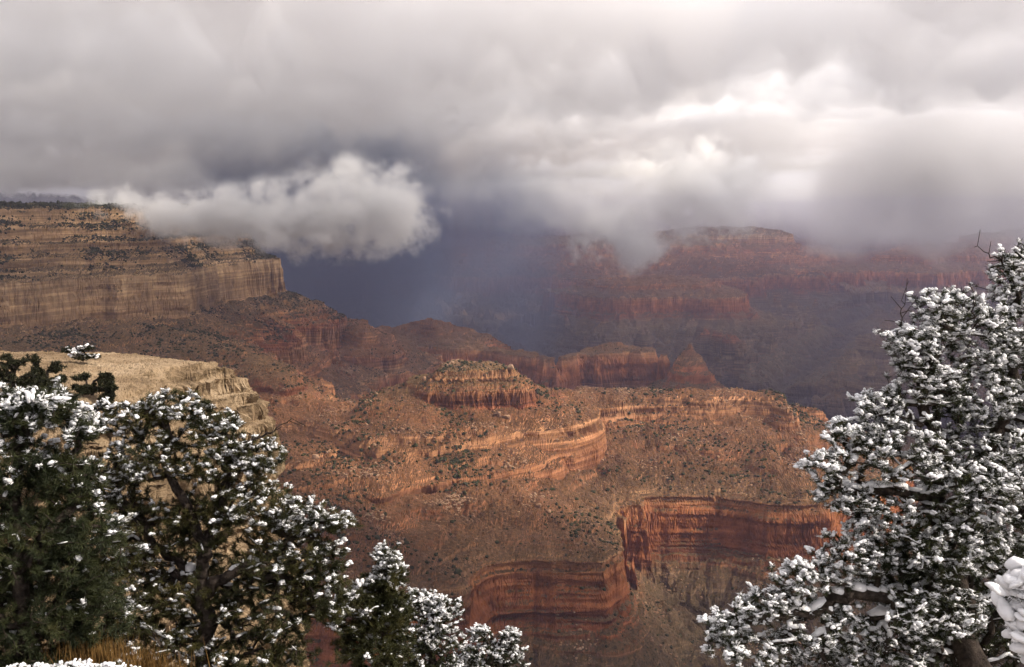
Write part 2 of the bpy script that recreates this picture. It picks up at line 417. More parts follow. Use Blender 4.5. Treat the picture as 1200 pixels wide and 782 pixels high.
class NB:
    """small node builder"""
    def __init__(s, nt): s.nt = nt
    def n(s, t, **kw):
        o = s.nt.nodes.new('ShaderNode' + t)
        for k, v in kw.items(): setattr(o, k, v)
        return o
    def put(s, sock, v):
        if hasattr(v, 'is_output'): s.nt.links.new(v, sock)
        else: sock.default_value = v
    def math(s, op, a, b=None, c=None, clamp=False):
        o = s.n('Math', operation=op, use_clamp=clamp)
        s.put(o.inputs[0], a)
        if b is not None: s.put(o.inputs[1], b)
        if c is not None: s.put(o.inputs[2], c)
        return o.outputs[0]
    def vmath(s, op, a, b=None):
        o = s.n('VectorMath', operation=op)
        s.put(o.inputs[0], a)
        if b is not None: s.put(o.inputs[1], b)
        return o.outputs[0]
    def noise(s, vec, scale, detail=4, rough=.55, dim='3D'):
        o = s.n('TexNoise', noise_dimensions=dim)
        s.put(o.inputs['Vector'], vec)
        o.inputs['Scale'].default_value = scale; o.inputs['Detail'].default_value = detail; o.inputs['Roughness'].default_value = rough
        return o.outputs['Fac']
    def ramp(s, fac, stops, interp='LINEAR'):
        o = s.n('ValToRGB')
        cr = o.color_ramp; cr.interpolation = interp
        while len(cr.elements) > 1: cr.elements.remove(cr.elements[-1])
        for i, (p, c) in enumerate(stops):
            e = cr.elements[0] if i == 0 else cr.elements.new(p)
            e.position = p; e.color = (*c, 1) if len(c) == 3 else c
        s.put(o.inputs[0], fac)
        return o.outputs[0]
    def mix(s, fac, a, b, mode='MIX'):
        o = s.n('Mix', data_type='RGBA', blend_type=mode)
        s.put(o.inputs[0], fac); s.put(o.inputs[6], a if hasattr(a, 'is_output') else (*a, 1)); s.put(o.inputs[7], b if hasattr(b, 'is_output') else (*b, 1))
        return o.outputs[2]
    def maprange(s, v, a, b, c=0., d=1.):
        o = s.n('MapRange'); o.clamp = True
        s.put(o.inputs[0], v)
        for i, q in enumerate((a, b, c, d)): o.inputs[1 + i].default_value = q
        return o.outputs[0]

def rock_material():
    m, nt = nodes_of('layered canyon rock')
    b = NB(nt)
    geo = b.n('NewGeometry')
    pos, nor = geo.outputs['Position'], geo.outputs['Normal']
    sep = b.n('SeparateXYZ'); b.put(sep.inputs[0], pos)
    z = sep.outputs[2]
    sn = b.n('SeparateXYZ'); b.put(sn.inputs[0], nor)
    big = b.noise(pos, .004, 4)
    medn = b.noise(pos, .03, 5)
    zz = b.math('ADD', z, b.math('ADD', b.math('MULTIPLY', b.math('SUBTRACT', big, .5), 26), b.math('MULTIPLY', b.math('SUBTRACT', medn, .5), 12)))
    f = b.maprange(zz, -1100, 60)
    P = lambda q: (q + 1100) / 1160
    cliff = b.ramp(f, [
        (P(-1100), (.035, .030, .036)), (P(-770), (.050, .038, .038)), (P(-735), (.085, .060, .045)), (P(-700), (.16, .11, .075)),
        (P(-640), (.15, .115, .08)), (P(-600), (.20, .13, .085)), (P(-585), (.24, .105, .055)), (P(-572), (.25, .095, .048)), (P(-535), (.34, .13, .06)),
        (P(-505), (.40, .165, .078)), (P(-490), (.43, .215, .115)), (P(-474), (.33, .21, .13)), (P(-466), (.28, .15, .09)), (P(-445), (.29, .135, .078)), (P(-405), (.36, .18, .10)),
        (P(-372), (.41, .23, .135)), (P(-345), (.27, .105, .06)), (P(-305), (.33, .175, .10)), (P(-270), (.38, .22, .125)), (P(-252), (.42, .285, .175)), (P(-200), (.47, .33, .205)),
        (P(-152), (.50, .37, .24)), (P(-120), (.36, .25, .15)), (P(-60), (.41, .285, .175)), (P(0), (.43, .31, .20))])
    soil = b.ramp(f, [
        (P(-1100), (.05, .042, .042)), (P(-760), (.075, .06, .05)), (P(-700), (.13, .105, .075)), (P(-640), (.15, .115, .078)), (P(-575), (.18, .12, .075)),
        (P(-480), (.20, .125, .078)), (P(-440), (.21, .115, .068)), (P(-350), (.24, .125, .070)), (P(-300), (.22, .145, .085)), (P(-255), (.22, .155, .095)), (P(-100), (.20, .15, .095)), (P(20), (.10, .10, .06))])
    # pale hard beds between darker ones
    cmb = b.n('CombineXYZ'); b.put(cmb.inputs[0], b.math('MULTIPLY', sep.outputs[0], .0035)); b.put(cmb.inputs[1], b.math('MULTIPLY', sep.outputs[1], .0035)); b.put(cmb.inputs[2], b.math('MULTIPLY', z, .16))
    beds = b.noise(cmb.outputs[0], 1.0, 5, .62)
    bedc = b.ramp(beds, [(.30, (.34, .32, .32)), (.44, (.75, .73, .73)), (.54, (1.1, 1.07, 1.05)), (.64, (1.9, 1.95, 2.0))])
    massive = b.math('ADD', b.math('MULTIPLY', b.maprange(z, -580, -566), b.maprange(z, -476, -488)), b.math('MULTIPLY', b.math('MULTIPLY', b.maprange(z, -256, -248), b.maprange(z, -152, -160)), .6))
    cliff = b.mix(b.math('SUBTRACT', .8, b.math('MULTIPLY', massive, .55)), cliff, b.mix(1, cliff, bedc, 'MULTIPLY'))
    mott = b.noise(pos, .022, 6, .68)
    cliff = b.mix(b.math('ADD', .35, b.math('MULTIPLY', massive, .55)), cliff, b.mix(1, cliff, b.ramp(mott, [(.34, (.42, .38, .37)), (.46, (.88, .85, .84)), (.56, (1.1, 1.1, 1.1)), (.68, (1.7, 1.8, 1.85))]), 'MULTIPLY'))
    # dark water streaks running down the walls
    cs = b.n('CombineXYZ'); b.put(cs.inputs[0], b.math('MULTIPLY', sep.outputs[0], .045)); b.put(cs.inputs[1], b.math('MULTIPLY', sep.outputs[1], .045)); b.put(cs.inputs[2], b.math('MULTIPLY', z, .006))
    st = b.noise(cs.outputs[0], 1.0, 5, .65)
    cliff = b.mix(.22, cliff, b.mix(1, cliff, b.ramp(st, [(.36, (.45, .42, .42)), (.50, (1, 1, 1)), (.66, (1.22, 1.16, 1.1))]), 'MULTIPLY'))
    # speckle of stones and low scrub on the slopes
    sp = b.noise(pos, .22, 4, .75)
    soil = b.mix(.85, soil, b.mix(1, soil, b.ramp(sp, [(.36, (.30, .33, .27)), (.46, (.85, .86, .82)), (.55, (1.05, 1.0, .98)), (.66, (2.2, 2.0, 1.8))]), 'MULTIPLY'))
    patch = b.noise(pos, .011, 4, .6)
    soil = b.mix(b.maprange(patch, .42, .62, 0, .85), soil, b.mix(1, soil, (.62, .64, .58), 'MULTIPLY'))
    cliff = b.mix(1, cliff, (.63, .575, .485), 'MULTIPLY'); soil = b.mix(1, soil, (.51, .46, .38), 'MULTIPLY')
    flat = b.maprange(b.math('ADD', sn.outputs[2], b.math('MULTIPLY', b.math('SUBTRACT', medn, .5), .35)), .52, .70)
    col = b.mix(flat, cliff, soil)
    bs = b.n('BsdfPrincipled')
    b.put(bs.inputs['Base Color'], col)
    bs.inputs['Roughness'].default_value = .95
    bs.inputs['Specular IOR Level'].default_value = .1
    bump = b.n('Bump'); bump.inputs['Strength'].default_value = .7; bump.inputs['Distance'].default_value = 1.4
    b.put(bump.inputs['Height'], b.math('ADD', b.noise(pos, .25, 6, .7), b.math('MULTIPLY', beds, 1.5)))
    nt.links.new(bump.outputs[0], bs.inputs['Normal'])
    o = b.n('OutputMaterial'); nt.links.new(bs.outputs[0], o.inputs[0])
    return m

M_ROCK = rock_material()

V = build_canyon()
_N = grid_normals(V)
_steep = smooth(.25, .8, 1 - _N[..., 2])
_h = _N.copy(); _h[..., 2] = 0
_h /= np.linalg.norm(_h, axis=2, keepdims=True) + 1e-6
_x, _y, _zz = V[..., 0], V[..., 1], V[..., 2]
_rng_ = np.hypot(_x, _y)
_bed = tap(T_FINE, (_x + .6 * _y) / 9000, _zz / 420) + .7 * tap(T_FINE, (_x - .5 * _y) / 5000 + .3, _zz / 150)
_flute = tap(T_ROUGH, (_x + .35 * _y) / 420, _zz / 2600) + .6 * tap(T_FINE, (_x - .8 * _y) / 330 + .4, _zz / 900)
_amp = _steep * (1.0 + .3 * smooth(3000, 8000, _rng_))
V += _h * (_amp * (1.9 * _bed + .45 * _flute))[..., None]
_nz = tap(T_FINE, _x / 90, _y / 90) * (1 - _steep) * .55
V[..., 2] += _nz

CANYON_N = grid_normals(V)
_, CANYON_C = height(V[..., 0], V[..., 1], True)
def build_parts():
    nc, nr = V.shape[:2]
    idx = np.arange(nc * nr, dtype=np.int32).reshape(nc, nr)
    q = np.stack([idx[:-1, :-1], idx[1:, :-1], idx[1:, 1:], idx[:-1, 1:]], axis=-1).reshape(-1, 4)
    fc = CANYON_C[:-1, :-1].ravel()
    flat_v = V.reshape(-1, 3)
    for c, nm in enumerate(CLASS):
        qq = q[fc == c]
        if not len(qq): continue
        used = np.zeros(nc * nr, bool); used[qq.ravel()] = True
        remap = np.cumsum(used).astype(np.int32) - 1
        me = mesh_from(nm, flat_v[used], remap[qq], M_ROCK)
        link(nm, me, kind='structure')
build_parts()
# ------------------------------------------------------------------ clouds and air
def volume_material(name, color, density, aniso=0.0, absorb=None):
    m, nt = nodes_of(name)
    b = NB(nt)
    v = b.n('VolumePrincipled')
    v.inputs['Color'].default_value = (*color, 1)
    v.inputs['Anisotropy'].default_value = aniso
    b.put(v.inputs['Density'], density)
    if absorb: v.inputs['Absorption Color'].default_value = (*absorb, 1)
    o = b.n('OutputMaterial'); nt.links.new(v.outputs[0], o.inputs['Volume'])
    return m

def build_overcast():
    step = 46.0
    gx = np.arange(-11000, 11000 + step, step, dtype=np.float32); gy = np.arange(-3600, 34000 + step, step, dtype=np.float32)
    X, Y = np.meshgrid(gx, gy, indexing='ij')
    n1 = tap(T_MID, X / 9000 + .35, Y / 9000 + .2); n2 = tap(T_ROUGH, X / 3000, Y / 3000)
    wx, wy = X + 130 * n2, Y + 130 * tap(T_ROUGH, X / 3000 + .5, Y / 3000 + .5)
    t = 1.0 + .25 * n1
    # openings that let the sun through
    for (cx, cy, rx, ry, k) in ((1570, 1650, 700, 390, 2.4), (60, 2390, 500, 480, 1.05), (1860, 1330, 560, 320, 2.6), (500, 2520, 300, 220, 1.0), (1660, 3150, 280, 210, 1.3)):
        q = ((wx - cx) / rx) ** 2 + ((wy - cy) / ry) ** 2
        t = t - k * np.clip(1.7 - q, 0, 1)
    # lighter cover over the far right, a heavy core over the far left, one ragged hole ahead on the right
    side = X / np.maximum(Y, 1500)
    t = t * (1 + 1.6 * smooth(1250, 850, Y) * smooth(-1500, -300, X))  # thickened overhead, out of view, to shade the near slopes
    t = t * (1 - .80 * smooth(-.06, .22, side) * smooth(3200, 6800, Y)) * (1 + .8 * smooth(.02, -.16, side) * smooth(3200, 5200, Y))
    q = ((wx - 1320) / 300) ** 2 + ((wy - 5800) / 700) ** 2
    t = t - .45 * np.clip(1.6 - q, 0, 1)
    q = ((wx - 1040) / 250) ** 2 + ((wy - 4250) / 480) ** 2
    t = t - 1.2 * np.clip(1.6 - q, 0, 1)
    q = ((wx - 860) / 950) ** 2 + ((wy + 270) / 560) ** 2
    t = t - np.clip(1.9 - q, 0, 1) * np.clip(t - .018, 0, 3)  # thinned out of view so sun reaches the near trees
    edge = np.minimum(np.minimum(X + 10900, 10900 - X), np.minimum(Y + 3500, 33900 - Y))
    t = t * smooth(0, 1500, edge)
    t = np.clip(t, 0, 2.2)
    t[[0, -1], :] = 0; t[:, [0, -1]] = 0
    zc = 640.0
    top = zc + 260 * np.sqrt(t) * (1 + .3 * n2 * np.clip(t, 0, 1))
    bot = zc - 200 * np.sqrt(t) + np.clip(t, 0, 1) * (40 * n2 + 60 * n1)
    n3 = tap(T_ROUGH, X / 1500 + .3, Y / 2600)
    bot = bot - np.clip(t, 0, 1) * (75 * np.minimum(np.abs(n3), 1.8) - 45 + 26 * tap(T_ROUGH, X / 700 + .1, Y / 900))
    bot = np.minimum(bot, top - 2)
    n = len(gx) * len(gy)
    ti = np.arange(n).reshape(X.shape)
    bi = np.where(t > 0, ti + n, ti)
    V_ = np.concatenate([np.stack([X, Y, np.where(t > 0, top, zc)], -1).reshape(-1, 3), np.stack([X, Y, bot], -1).reshape(-1, 3)])
    live = (t[:-1, :-1] > 0) | (t[1:, :-1] > 0) | (t[1:, 1:] > 0) | (t[:-1, 1:] > 0)
    def quads(i, flip):
        q = [i[:-1, :-1], i[1:, :-1], i[1:, 1:], i[:-1, 1:]]
        if flip: q = q[::-1]
        return np.stack(q, -1)[live]
    Fq = np.concatenate([quads(ti, False), quads(bi, True)])
    used = np.zeros(2 * n, bool); used[Fq.ravel()] = True
    rm = np.cumsum(used) - 1
    m = volume_material('grey storm cloud', (.98, .974, .988), .0034)
    me = mesh_from('sky_overcast', V_[used], rm[Fq], m, True)
    return link('sky_overcast', me, kind='structure')
build_overcast()

def lumpy_domain(lobes, margin, nu=40, nv=22):
    """closed skin round a union of ellipsoid lobes, star shaped about the middle of them"""
    L = np.array(lobes, float)
    c = L[:, :3].mean(0)
    uu, vv = np.meshgrid(np.arange(nu) / nu * 2 * np.pi, (np.arange(nv) + 1) / (nv + 1) * np.pi, indexing='ij')
    D = np.stack([np.sin(vv) * np.cos(uu), np.sin(vv) * np.sin(uu), np.cos(vv)], -1).reshape(-1, 3)
    D = np.concatenate([D, [[0, 0, 1], [0, 0, -1]]])
    best = np.full(len(D), 5.0)
    R_ = np.linspace(5, np.abs(L[:, :3] - c).max() + L[:, 3:].max() * (1 + margin), 260)
    for r in R_:
        P = c + D * r
        ins = (((P[:, None] - L[None, :, :3]) / (L[None, :, 3:] * (1 + margin))) ** 2).sum(-1).min(1) < 1
        best = np.where(ins, r, best)
    W = c + D * best[:, None]
    top, bot = nu * nv, nu * nv + 1
    f = []
    for i in range(nu):
        j = (i + 1) % nu
        f.append((top, i * nv, j * nv)); f.append((bot, j * nv + nv - 1, i * nv + nv - 1))
        for k in range(nv - 1):
            f.append((i * nv + k, i * nv + k + 1, j * nv + k + 1)); f.append((i * nv + k, j * nv + k + 1, j * nv + k))
    return W, np.array(f)

def cloud_volume(name, lobes, dens, scale, rough, amp, gain, color, step, stretch=(1, 1, 1), detail=6, aniso=.2, base=0.0):
    """lobes: x, y, z, rx, ry, rz; ragged by fractal noise of the given wavelength"""
    m, nt = nodes_of(name.replace('_', ' ') + ' vapour')
    b = NB(nt)
    pos = b.n('NewGeometry').outputs['Position']
    sv = b.vmath('MULTIPLY', pos, stretch)
    warp = b.n('TexNoise'); b.put(warp.inputs['Vector'], sv); warp.inputs['Scale'].default_value = .5 / scale; warp.inputs['Detail'].default_value = 2
    wv = b.vmath('ADD', sv, b.vmath('MULTIPLY', b.vmath('SUBTRACT', warp.outputs['Color'], (.5, .5, .5)), (scale * .9,) * 3))
    n = b.noise(wv, 1.0 / scale, detail, rough)
    f = None
    for l in lobes:
        d = b.vmath('MULTIPLY', b.vmath('SUBTRACT', pos, l[:3]), tuple(1 / q for q in l[3:]))
        o = b.n('VectorMath', operation='LENGTH'); b.put(o.inputs[0], d)
        v = b.math('SUBTRACT', 1.0, o.outputs['Value'])
        f = v if f is None else b.math('SMOOTH_MAX', f, v, .15)
    q = b.math('ADD', b.math('SUBTRACT', f, .38 + base), b.math('MULTIPLY', b.math('SUBTRACT', n, .5), amp))
    q = b.math('MULTIPLY', q, gain, clamp=True)
    q = b.math('MULTIPLY', q, b.maprange(f, 0, .30))
    v = b.n('VolumePrincipled')
    v.inputs['Color'].default_value = (*color, 1)
    v.inputs['Anisotropy'].default_value = aniso
    b.put(v.inputs['Density'], b.math('MULTIPLY', q, dens))
    o = b.n('OutputMaterial'); nt.links.new(v.outputs[0], o.inputs['Volume'])
    m.cycles.volume_step_rate = step
    W, Fc = lumpy_domain(lobes, .03)
    return link(name, mesh_from(name, W, Fc, m, True))

def lobe(px, py, D, rpx, rpy, depth):
    c = at_range(px, py, D); k = D / FOC
    return (c.x, c.y, c.z, rpx * k, depth, rpy * k)

o = cloud_volume('cloud', [lobe(425, 240, 2800, 122, 70, 250), lobe(350, 256, 2780, 170, 58, 220), lobe(235, 252, 2700, 180, 46, 200), lobe(405, 276, 2760, 120, 38, 170)],
                 .032, 120, .72, 4.4, 2.0, (.99, .99, .99), .12, detail=6)
o['label'] = 'bright detached cloud hanging against the end of the cliff rim'; o['category'] = 'cloud'
o = cloud_volume('cloud', [lobe(640, 238, 5600, 100, 42, 380), lobe(720, 250, 5600, 95, 52, 380), lobe(745, 282, 5600, 62, 50, 300), lobe(815, 222, 5700, 140, 72, 480), lobe(690, 285, 5560, 45, 34, 220)],
                 .012, 240, .74, 5.2, 1.8, (.99, .985, .985), .2, detail=7)
o['label'] = 'ragged torn cloud with hanging wisps over the far red mesas'; o['category'] = 'cloud'
o = cloud_volume('cloud', [lobe(1090, 200, 7200, 330, 180, 1100), lobe(890, 180, 7300, 200, 128, 900), lobe(1260, 235, 7000, 260, 165, 1000)],
                 .0058, 1000, .58, 2.0, 1.6, (.99, .98, .985), .32, detail=4)
o['label'] = 'soft pale fog bank lying over the far canyon behind the snowy tree'; o['category'] = 'cloud'
o = cloud_volume('cloud', [lobe(150, 212, 4600, 140, 44, 380), lobe(10, 203, 4700, 120, 42, 380)],
                 .007, 300, .66, 4.0, 2.0, (.99, .985, .985), .45, detail=4)
o['label'] = 'faint low cloud shreds drifting above the wooded cliff top'; o['category'] = 'cloud'
# falling rain beyond the spur
o = cloud_volume('cloud', [lobe(380, 236, 12500, 330, 40, 1500), lobe(720, 240, 12500, 330, 44, 1500), lobe(1050, 246, 12500, 330, 52, 1500)],
                 .0030, 1300, .6, 1.3, 1.8, (.98, .975, .985), .3, detail=3, base=-.25)
o['label'] = 'long grey cloud bank lying along the far rim under the overcast'; o['category'] = 'cloud'
o = cloud_volume('rain_shower', [lobe(430, 315, 5600, 330, 210, 1300), lobe(300, 315, 5200, 260, 190, 900)],
                 .0031, 520, .6, 2.2, 1.0, (.22, .28, .42), .7, stretch=(1, 1, .10), detail=3, base=-.25)  # dark blue albedo also puts the storm's shade into the rain colour
o['kind'] = 'stuff'; o['label'] = 'dark blue curtain of falling rain beyond the red spur'

def build_haze():
    x0, x1, y0, y1, z0, z1 = -16000, 16000, -900, 19500, -1120, 60
    v = np.array([(x, y, z) for z in (z0, z1) for y in (y0, y1) for x in (x0, x1)])
    f = np.array([(0, 2, 3, 1), (4, 5, 7, 6), (0, 1, 5, 4), (2, 6, 7, 3), (0, 4, 6, 2), (1, 3, 7, 5)])
    link('haze', mesh_from('haze', v, f, volume_material('air', (.46, .45, .65), 4.7e-5)), kind='stuff')
build_haze()
# ------------------------------------------------------------------ trees
import bmesh
def simple_material(name, stops, scale, rough=.9, bump=0.0, bscale=40, spec=.2, detail=3, sss=0.0):
    m, nt = nodes_of(name)
    b = NB(nt)
    pos = b.n('NewGeometry').outputs['Position']
    bs = b.n('BsdfPrincipled')
    b.put(bs.inputs['Base Color'], b.ramp(b.noise(pos, scale, detail, .6), stops))
    bs.inputs['Roughness'].default_value = rough
    bs.inputs['Specular IOR Level'].default_value = spec
    if bump:
        bu = b.n('Bump'); bu.inputs['Strength'].default_value = bump; bu.inputs['Distance'].default_value = .02
        b.put(bu.inputs['Height'], b.noise(pos, bscale, 5, .65)); nt.links.new(bu.outputs[0], bs.inputs['Normal'])
    o = b.n('OutputMaterial'); nt.links.new(bs.outputs[0], o.inputs[0])
    return m
M_BARK = simple_material('dark wet bark', [(.3, (.016, .012, .010)), (.55, (.045, .034, .028)), (.75, (.085, .068, .056))], 14, .9, .8, 55)
M_NEEDLE = simple_material('needles', [(.30, (.011, .016, .006)), (.48, (.023, .030, .010)), (.62, (.042, .047, .014)), (.78, (.075, .066, .022))], 5, .65, spec=.3)
M_OLIVE = simple_material('olive needles', [(.30, (.014, .017, .005)), (.48, (.034, .036, .009)), (.62, (.062, .056, .014)), (.78, (.10, .080, .022))], 3.5, .65, spec=.3)
M_JUNIPER = simple_material('scale leaves', [(.3, (.013, .015, .007)), (.55, (.028, .030, .014)), (.75, (.055, .050, .024))], 1.6, .75, spec=.2)
M_SNOW = simple_material('fresh snow', [(.3, (.80, .81, .84)), (.7, (.88, .88, .90))], 9, .75, .35, 60, spec=.3)
M_DEAD = simple_material('bleached dead wood', [(.3, (.05, .035, .025)), (.7, (.20, .13, .08))], 20, .9, .6, 60)

def ico(sub):
    bm = bmesh.new(); bmesh.ops.create_icosphere(bm, subdivisions=sub, radius=1)
    v = np.array([p.co[:] for p in bm.verts], np.float32); f = np.array([[q.index for q in p.verts] for p in bm.faces], np.int32)
    bm.free(); return v, f
ICO1, ICO2, ICO3 = ico(1), ico(2), ico(3)

def blob_templates(src, n, rng, amp, flat=.55):
    out = []
    for _ in range(n):
        v = src[0].copy()
        g = np.zeros(len(v))
        for o, a in ((1.6, 1.0), (3.3, .6), (6.0, .32)):
            K = rng.normal(size=(5, 3)) * o; ph = rng.uniform(0, 6.28, 5)
            g += a * np.sin(v @ K.T + ph).sum(1) / 2.2
        v = v * (1 + amp * g)[:, None]
        v[:, 2] = np.where(v[:, 2] < 0, v[:, 2] * flat, v[:, 2])
        out.append(v.astype(np.float32))
    return out

def cluster_templates(n, rng, k, src):
    """popcorn-like heaps: a few small lumps run together"""
    out = []
    for _ in range(n):
        vs = []
        bl = blob_templates(src, k, rng, .17, .7)
        for q in range(k):
            r = rng.uniform(.38, .68)
            c = np.array([(q / (k - 1) - .5) * 1.25 + rng.normal() * .15, rng.normal() * .55, rng.normal() * .28])
            vs.append(bl[q] * r * np.array([1.15, 1, .9]) + c)
        out.append(np.concatenate(vs).astype(np.float32))
    m = len(src[0])
    return out, np.concatenate([src[1] + q * m for q in range(k)])

def scatter_templates(tpl, faces, P, X, S, rng):
    """P centres (n,3), X axis directions (n,3) made flat-ish, S scales (n,3)"""
    n = len(P)
    X = X / (np.linalg.norm(X, axis=1, keepdims=True) + 1e-9)
    up = np.array([0, 0, 1.0]); Yv = np.cross(up, X); Yv /= np.linalg.norm(Yv, axis=1, keepdims=True) + 1e-9
    Zv = np.cross(X, Yv)
    ti = rng.integers(0, len(tpl), n)
    T_ = np.stack(tpl)[ti]
    Vv = P[:, None] + (T_[..., 0:1] * S[:, None, 0:1]) * X[:, None] + (T_[..., 1:2] * S[:, None, 1:2]) * Yv[:, None] + (T_[..., 2:3] * S[:, None, 2:3]) * Zv[:, None]
    k = T_.shape[1]
    Ff = faces[None] + (np.arange(n) * k)[:, None, None]
    return Vv.reshape(-1, 3).astype(np.float32), Ff.reshape(-1, 3).astype(np.int32)

def tube_mesh(pts, par, rad, sides):
    """every skeleton edge (node -> parent) as a tapered sleeve"""
    a, b = pts[1:], pts[par[1:]]
    ra, rb = rad[1:], np.minimum(rad[par[1:]], rad[1:] * 1.5)
    d = b - a; L = np.linalg.norm(d, axis=1, keepdims=True) + 1e-9; d = d / L
    a = a - d * np.minimum(ra[:, None] * .5, L * .3); b = b + d * np.minimum(rb[:, None] * .5, L * .3)
    ref = np.where(np.abs(d[:, 2:3]) > .9, np.array([[1., 0, 0]]), np.array([[0, 0, 1.]]))
    u = np.cross(d, ref); u /= np.linalg.norm(u, axis=1, keepdims=True); w = np.cross(d, u)
    vs, fs, off = [], [], 0
    for lo, hi, sd in ((.0, .012, 3), (.012, .035, 5), (.035, 9, 9)):
        m = (ra >= lo) & (ra < hi)
        n = m.sum()
        if not n: continue
        th = np.arange(sd) / sd * 2 * np.pi
        ring = np.cos(th)[None, :, None] * u[m][:, None] + np.sin(th)[None, :, None] * w[m][:, None]
        A_ = a[m][:, None] + ring * ra[m][:, None, None]; B_ = b[m][:, None] + ring * rb[m][:, None, None]
        vs.append(np.concatenate([A_, B_], 1).reshape(-1, 3))
        i = np.arange(sd); j = (i + 1) % sd
        q = np.stack([i, j, j + sd, i + sd], 1)
        fs.append((q[None] + (np.arange(n) * 2 * sd)[:, None, None]).reshape(-1, 4) + off)
        off += n * 2 * sd
    return np.concatenate(vs), np.concatenate(fs)

def grow(rng, base, spine, tips, seg, wob):
    """skeleton: a spine (polyline of the trunk), then every crown point joined to the nearest wood, inner ones first"""
    nodes = [np.array(base, float)]; par = [0]
    def walk(i, target):
        p = nodes[i]; d = target - p; L = np.linalg.norm(d)
        k = max(1, int(L / seg))
        side = rng.normal(size=3); side -= d * (side @ d) / (L * L + 1e-9); side /= np.linalg.norm(side) + 1e-9
        sag = rng.uniform(.05, .16) * L
        for q in range(1, k + 1):
            t = q / k
            x = p + d * t + side * sag * math.sin(math.pi * t) + rng.normal(size=3) * wob * seg * (1 if q < k else 0)
            x[2] += .10 * L * math.sin(math.pi * t) * .4
            nodes.append(x); par.append(i); i = len(nodes) - 1
        return i
    if isinstance(spine[0][0], (int, float, np.floating)): spine = [spine]
    for s in spine:
        A = np.array(nodes)
        i = int(np.argmin(((A - np.array(s[0])) ** 2).sum(1))) if len(nodes) > 1 else 0
        for p in s: i = walk(i, np.array(p, float))
    nsp = len(nodes)
    A = np.array(nodes)
    o = np.argsort(np.sqrt(((tips[:, None] - A[None]) ** 2).sum(-1)).min(1) + .12 * np.linalg.norm(tips - A[0], axis=1))
    cap = np.zeros((len(tips) * 30 + nsp + 50, 3)); cap[:nsp] = A; n = nsp
    depth = np.zeros(len(cap)); 
    tip_nodes = []
    for t in tips[o]:
        d = cap[:n] - t
        up = np.maximum(d[:, 2], 0)
        cost = (d * d).sum(1) + 1.2 * up * up + .0
        i = int(np.argmin(cost))
        e = walk(i, t)
        cap[n:len(nodes)] = nodes[n:]; n = len(nodes)
        tip_nodes.append(e)
    pts = np.array(nodes); par = np.array(par)
    cnt = np.zeros(len(pts)); cnt[tip_nodes] = 1
    for i in range(len(pts) - 1, 0, -1): cnt[par[i]] += cnt[i]
    return pts, par, cnt, np.array(tip_nodes)

